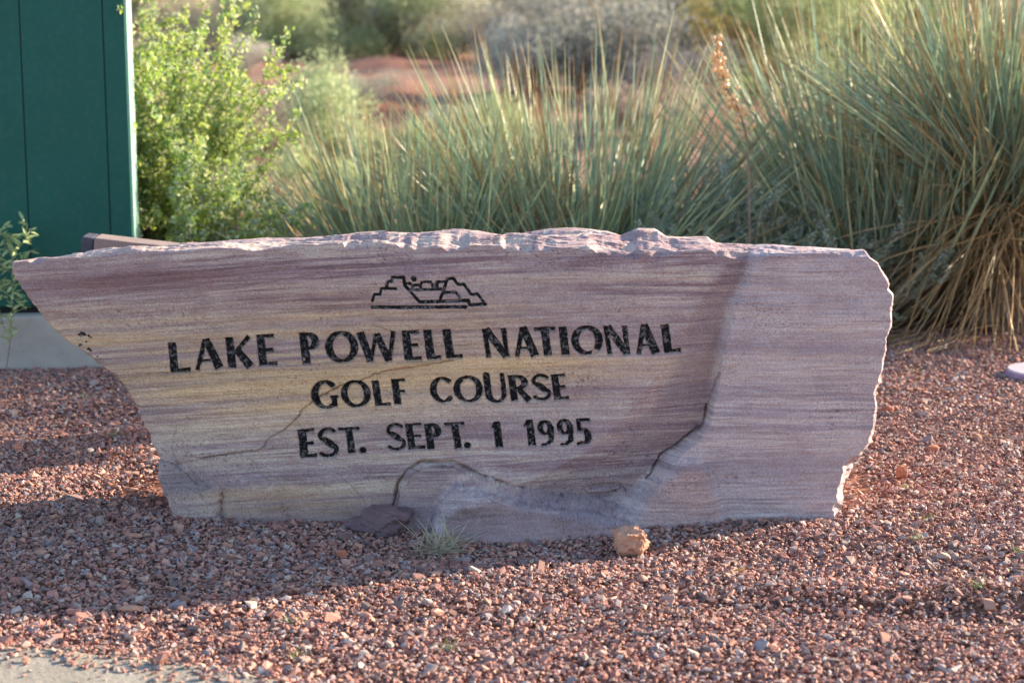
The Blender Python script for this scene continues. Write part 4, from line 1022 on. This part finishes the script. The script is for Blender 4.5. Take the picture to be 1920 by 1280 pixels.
# dried seed stalk rising from the middle grass
def seed_stalk():
    Yc = 7.65; pl = [(1405, 420), (1402, 260), (1385, 205), (1362, 165), (1348, 120), (1341, 68)]
    root = empty('seed_stalk', gl(1410, Yc)); tag(root, 'dry tan flower stalk set with seed pods, standing above the bear grass', 'flower stalk'); lo = np.array(root.location)
    P = np.array([at(x, y, Yc) for x, y in pl]); P = np.vstack([[lo], P]) - lo
    V, F = tube(P, .005, .002); link('stem', mesh_np('stem', V, F), M['wood'], root)
    bm = bmesh.new(); bmesh.ops.create_icosphere(bm, subdivisions=1, radius=1)
    for v in bm.verts: v.co.z *= 1.5; 
    me = bpy.data.meshes.new('seed_pod'); bm.to_mesh(me); bm.free(); a = me.attributes.new('col', 'FLOAT_COLOR', 'POINT')
    a.data.foreach_set('color', np.tile((.80, .60, .38, 1), len(me.vertices)).astype(np.float32)); me.materials.append(M['blade'])
    for j in range(75):
        u = random.random() ** .8 * 3.9 + 2.05; i0 = min(int(u), 5); f = u - i0; p = P[i0] * (1 - f) + P[i0 + 1] * f
        sp = .012 + .014 * (6 - u) / 4
        o = link('seed_pod', me, None, root); o.location = p + np.random.default_rng(j).normal(0, sp, 3) * (1, 1, .6); s = random.uniform(.006, .011); o.scale = (s, s, s)
        o.rotation_euler = (random.uniform(-.6, .6), random.uniform(-.6, .6), 0)
seed_stalk()

# ------------------------------------------------------------------ background shrubs
def shrub_proto(seed, H, W, n, ls, lobes, pal):
    r = np.random.default_rng(seed); P = []
    # lobes carry the leaves; twig directions keep the edge loose
    for _ in range(lobes):
        c = np.array([r.normal(0, W * .28), r.normal(0, W * .22), r.uniform(.12, .72) * H]); rad = np.array([r.uniform(.16, .32) * W, r.uniform(.16, .32) * W, r.uniform(.16, .32) * H])
        q = r.normal(size=(n // lobes, 3)); q /= np.linalg.norm(q, axis=1)[:, None]; q *= (r.random((len(q), 1)) ** .45)
        q *= 1 + .35 * r.normal(size=(len(q), 1)) * (r.random((len(q), 1)) < .3)
        P.append(c + q * rad)
    P = np.vstack(P); P = P[P[:, 2] > .03 * H]
    n1 = fbm(P[:, 0] / W * 5 + seed, P[:, 2] / H * 5, 400, 2)
    base = np.array(pal)[r.integers(0, len(pal), len(P))] * (1 + .35 * n1[:, None]) * r.uniform(.75, 1.25, (len(P), 1))
    V, F, C = leaf_cloud(P, ls * r.uniform(.6, 1.4, len(P)), base, .45)
    fm = mesh_np('foliage', V, F, {'col': ('FLOAT_COLOR', C)}); fm.materials.append(M['far_leaf'])
    tw = []
    VV = []; FF = []; off = 0
    for _ in range(14):
        d = np.array([r.normal(0, .3 * W / H), r.normal(0, .3 * W / H), 1]); bp = branch_pts((r.normal(0, .05 * W), r.normal(0, .05 * W), -.1), d, H * r.uniform(.6, .95), 5, .15)
        V, F = tube(bp, .018 * H, .005 * H, 4); VV.append(V); FF.append(F + off); off += len(V)
    sm = mesh_np('stem', np.vstack(VV), np.vstack(FF)); sm.materials.append(M['wood'])
    return fm, sm
PAL_G = [(.44, .50, .27), (.52, .57, .32), (.35, .42, .24), (.60, .61, .36)]
PAL_Y = [(.62, .50, .18), (.68, .55, .20), (.48, .47, .24), (.56, .53, .30)]
PAL_W = [(.50, .48, .42), (.42, .41, .37), (.58, .54, .47), (.38, .40, .32)]
PROT = [shrub_proto(1, 1.3, 1.7, 14000, .024, 14, PAL_G), shrub_proto(2, 1.3, 1.8, 14000, .024, 14, PAL_Y), shrub_proto(3, 1.2, 1.9, 14000, .022, 15, PAL_W), shrub_proto(4, 1.3, 1.4, 14000, .020, 16, PAL_G), shrub_proto(5, .9, 1.2, 9000, .018, 12, PAL_W)]
def far_shrub(px, py, size, proto, label, tint=(1, 1, 1), group='desert shrubs on the red slope behind', rz=None, sy=1, name='desert_shrub'):
    x, y = ground_at(px, py); z = float(gh(x, y))
    root = empty(name, (x, y, z), random.uniform(0, 6.28) if rz is None else rz); root.scale = (size, size, size * sy)
    tag(root, label, 'shrub', group)
    fm, sm = PROT[proto]
    f = link('foliage', fm, None, root); f['kind'] = 'stuff'; f.color = (*tint, 1)
    s = link('stem', sm, None, root)
FS = [  # px, base py, size, proto, label, tint
    (640, 345, .62, 3, 'pale green bushy shrub standing alone in the middle distance on red soil', (.86, .90, .88), 1.2),
    (760, 350, .45, 3, 'small pale green shrub touching the right of the lone pale shrub', (.9, .9, .8), .8),
    (590, 400, .45, 3, 'low grey green bush in front of the lone pale shrub', (1.1, 1.1, 1.0), .8),
    (440, 400, .55, 4, 'olive tuft low behind the yellow green shrub', (1.0, 1.0, .7), .8),
    (530, 420, .5, 4, 'straw coloured low bush left behind the lower grass clump', (1.2, 1.1, .75), .8),
    (470, 330, .55, 2, 'brownish dry bush between the leafy green shrub and the lone pale shrub', (.8, .72, .55), .9),
    (400, 250, .6, 4, 'grey twiggy bush just behind the top of the leafy green shrub', (.8, .8, .75), .8),
    (850, 250, .5, 4, 'small grey green bush on red soil behind the lower grass clump', (.85, .9, .8), .7),
    (900, 330, .6, 3, 'olive bush glimpsed behind the left edge of the wide fan', (.75, .8, .7), .8),
    (690, 215, .5, 4, 'small tan bush on the red soil behind the lone pale shrub', (1.1, 1.05, .9), .9),
    (1120, 185, 1.2, 2, 'dusky bush right behind the tips of the wide grass fan', (.6, .62, .62), 1),
    (1280, 235, .9, 4, 'bush with a shadow dark tint glimpsed between the grass fan and the seed stalk', (.42, .42, .48), 1.1),  # background shadow put into the bush's tint
    (1200, 260, .8, 4, 'rosy tan low bush glimpsed through the wide grass fan', (.85, .72, .66), .8),
    (1430, 190, 1.1, 0, 'dark olive bush between the seed stalk and the tall grass', (.6, .65, .55), 1),
    (1560, 150, 1.3, 3, 'green bush showing between the tall grass blades', (.9, 1.0, .8), 1),
    (1720, 150, 1.3, 0, 'olive bush behind the tall right grass, half way to the top', (.9, .95, .75), 1),
    (1880, 150, 1.3, 2, 'grey bush behind the grass at the right edge', (.95, .95, .95), 1),
    (340, 118, .95, 4, 'tan feathery bush at the top left beside the cabinet', (1.3, 1.15, .9), 1.5),
    (458, 150, .5, 4, 'small grey twiggy bush on the red slope', (1.1, 1.05, 1.05), 1.2),
    (560, 118, 1.3, 3, 'pale sage bush left of the broad bush at the top', (1, 1, .95), .9),
    (930, 118, 1.1, 2, 'grey bush above the right end of the bare red soil', (.95, .95, .95), .9),
    (760, 112, 1.2, 0, 'sage bush between the pale bush and the wide grey brown one', (.9, .9, .85), .9),
    (410, 70, 1.5, 0, 'pale green bush behind the tan feathery one', (.95, .95, .9), 1),
    (470, 92, 1.3, 2, 'dark bush at the top behind the tan feathery one', (.55, .55, .6), 1),
    (600, 96, 1.5, 0, 'broad pale green bush at the top over the lone shrub', (1.05, 1.0, .95), 1.1),
    (700, 100, 1.3, 3, 'pale bush next to the broad one at the top', (1.0, .98, .95), 1),
    (820, 108, 1.5, 2, 'wide grey brown bush at the top above the bare red soil', (.95, .88, .85), 1),
    (905, 80, 1.4, 0, 'green grey bush behind the wide grey brown one', (.8, .85, .75), 1.1),
    (1040, 75, 1.5, 1, 'yellow flowering bush at the top centre', (1.6, 1.35, .7), 1.3),
    (1000, 190, .9, 4, 'grey twiggy bush just above the wide grass fan', (1.0, 1.0, .98), 1.3),
    (1160, 70, 1.7, 2, 'grey green bush right of the yellow one at the top', (.8, .85, .75), 1),
    (1240, 130, 1.3, 2, 'grey bush with a shadow dark tint behind the tips of the wide grass fan', (.5, .5, .55), 1),  # dark tint carries the shadow behind the grass tips
    (1330, 100, 1.4, 3, 'dark green bush left of the tall right grass', (.55, .65, .5), 1),
    (1400, 135, 1.1, 1, 'yellow tinged bush behind the seed stalk', (.95, .9, .8), 1.1),
    (1530, 70, 1.8, 0, 'green bush at the top behind the tall grass tips', (1.0, 1.05, .8), 1.1),
    (1660, 60, 1.8, 0, 'bright green bush at the top right', (1.0, 1.15, .7), 1.1),
    (1790, 60, 1.7, 2, 'grey bush beyond the tall right grass', (1.0, 1.0, 1.05), 1),
    (1905, 70, 1.7, 4, 'pale grey bush in the top right corner', (1.1, 1.1, 1.15), 1.2)]
for px, py, s, p, lb, tn, sy in FS: far_shrub(px, py, s, p, lb, tn, sy=sy)
# second rank farther back, and a few outside the frame for other viewpoints
k = 0
for row, (py, s) in enumerate(((52, 1.9), (22, 2.2), (2, 2.5), (-18, 2.8))):
    for px in np.arange(-160, 2100, 150):
        q = px + random.uniform(-55, 55) + 60 * row
        far_shrub(q, py + random.uniform(-8, 8), s * random.uniform(.8, 1.15), [0, 2, 3, 1, 2, 0][k % 6], 'grey green desert bush in the crowded far band of scrub along the top', tuple(np.array([(1, 1, .95), (.8, .8, .8), (.95, 1, .8), (1.1, 1, .75), (.7, .75, .7)][random.randrange(5)])), group='far band of scrub'); k += 1

# ------------------------------------------------------------------ small things on the gravel
def tuft(px, py, n, L, cols, label, cat='grass tuft', name='grass_tuft', spread=R(75), w=(.0012, .002), droop=.1, rb=.012):
    x, y = ground_at(px, py); z = float(gh(x, y))
    az = rng.uniform(0, 6.28, n); B = np.stack([rb * rng.normal(size=n), rb * rng.normal(size=n), 0 * az], -1)
    V, F, C = blade_mesh(B, az, rng.uniform(.2, 1, n) * spread, rng.uniform(.4, 1, n) * L, rng.uniform(*w, n), rng.uniform(0, droop, n), np.array(cols)[rng.integers(0, len(cols), n)], seg=4, tipf=np.full(n, 2.))
    V[:, 2] = np.maximum(V[:, 2], -.002)
    o = link(name, mesh_np(name, V, F, {'col': ('FLOAT_COLOR', C)}), M['blade']); o.location = (x, y, z + .003); return tag(o, label, cat)
DG = [(.66, .60, .45), (.58, .55, .42), (.70, .62, .46)]
tuft(822, 1010, 95, .13, DG, 'dry grey green grass tuft at the foot of the rock below the word SEPT', w=(.002, .0034), spread=R(92), droop=.35, rb=.025)
GT = [(.30, .40, .16), (.40, .44, .22)]
for (px, py, lb) in [(550, 1168, 'tiny green grass tuft on lit gravel below the shadow edge, left of centre'), (843, 1215, 'tiny grass tuft near the lower edge, below the lettering'), (1510, 890, 'faint yellow green sprout close to the right foot of the rock'),
                     (1718, 1010, 'sparse pale sprout on the gravel right of the rock foot'), (1908, 1040, 'pale grass tuft at the right edge of the photo'), (1835, 1118, 'small dry sprout in the right foreground gravel'),
                     (345, 762, 'small sprout on the gravel left of the rock'), (160, 745, 'small green sprout in front of the concrete pad'), (1715, 700, 'small yellowish sprout under the right grass clump'), (560, 1232, 'pale sprout near the concrete walk')]:
    if px == 345: px, py = 215, 820
    if px == 1510: px, py = 1735, 972
    tuft(px, py, 16, .035, GT, lb, w=(.001, .0018), spread=R(70), rb=.01)
def twig(px0, py0, px1, py1, label, r=.0016, c=(.55, .42, .26)):
    a = ground_at(px0, py0); b = ground_at(px1, py1)
    P = np.array([(a[0] + (b[0] - a[0]) * t, a[1] + (b[1] - a[1]) * t, float(gh(a[0], a[1])) + .012 + .004 * math.sin(t * 5)) for t in np.linspace(0, 1, 6)]); P += rng.normal(0, .0012, P.shape)
    o0 = P[0].copy(); V, F = tube(P - o0, r, r * .6)
    o = link('twig', mesh_np('twig', V, F, {'col': ('FLOAT_COLOR', np.tile(c, (len(V), 1)))}), M['blade']); o.location = o0; tag(o, label, 'twig')
twig(1872, 780, 1925, 776, 'pale dry twig on lit gravel at the right edge')
twig(1815, 823, 1935, 828, 'long thin straw stalk lying below the pale dry twig', .0012)
twig(1462, 1246, 1475, 1226, 'short white bent stalk in the right foreground', .0016, (.7, .62, .5))
twig(1340, 1155, 1372, 1143, 'pale short twig in the middle foreground', .0014, (.6, .52, .42))
twig(470, 1135, 482, 1128, 'short straw piece near the shadow edge', .0013)
def dead_leaf():
    x, y = ground_at(1385, 1084); V = np.array([(-.02, 0, 0), (-.01, .004, .002), (.004, .006, .004), (.018, .003, .009), (.01, -.003, .002), (-.006, -.005, 0)])
    o = link('fallen_leaf', mesh_np('fallen_leaf', V, np.array([(0, 1, 4, 5), (1, 2, 3, 4)]), {'col': ('FLOAT_COLOR', np.tile((.58, .34, .10), (6, 1)))}), M['leaf']); o.location = (x, y, float(gh(x, y)) + .013); tag(o, 'curled yellow fallen leaf on the gravel right of the orange stone', 'leaf')
dead_leaf()
def lid():
    x, y = ground_at(1990, 712); root = empty('round_lid', (x, y + .05, float(gh(x, y)))); tag(root, 'round faded pink plastic lid on gravel, cut off by the right photo edge', 'lid')
    root.location.x = (1888 - 960) / FPX * y * 1.02 + .142
    for nm, r, z0, z1, mt in (('rim', .130, -.01, .020, 'lid_side'), ('cover', .126, .020, .026, 'lid_top'), ('skirt', .134, -.01, .008, 'lid_side')):
        bm = bmesh.new(); bmesh.ops.create_cone(bm, cap_ends=True, segments=48, radius1=r, radius2=r * (.99 if nm != 'cover' else .96), depth=z1 - z0)
        for v in bm.verts: v.co.z += (z0 + z1) / 2
        me = bpy.data.meshes.new(nm); bm.to_mesh(me); bm.free(); link(nm, me, M[mt], root)
lid()
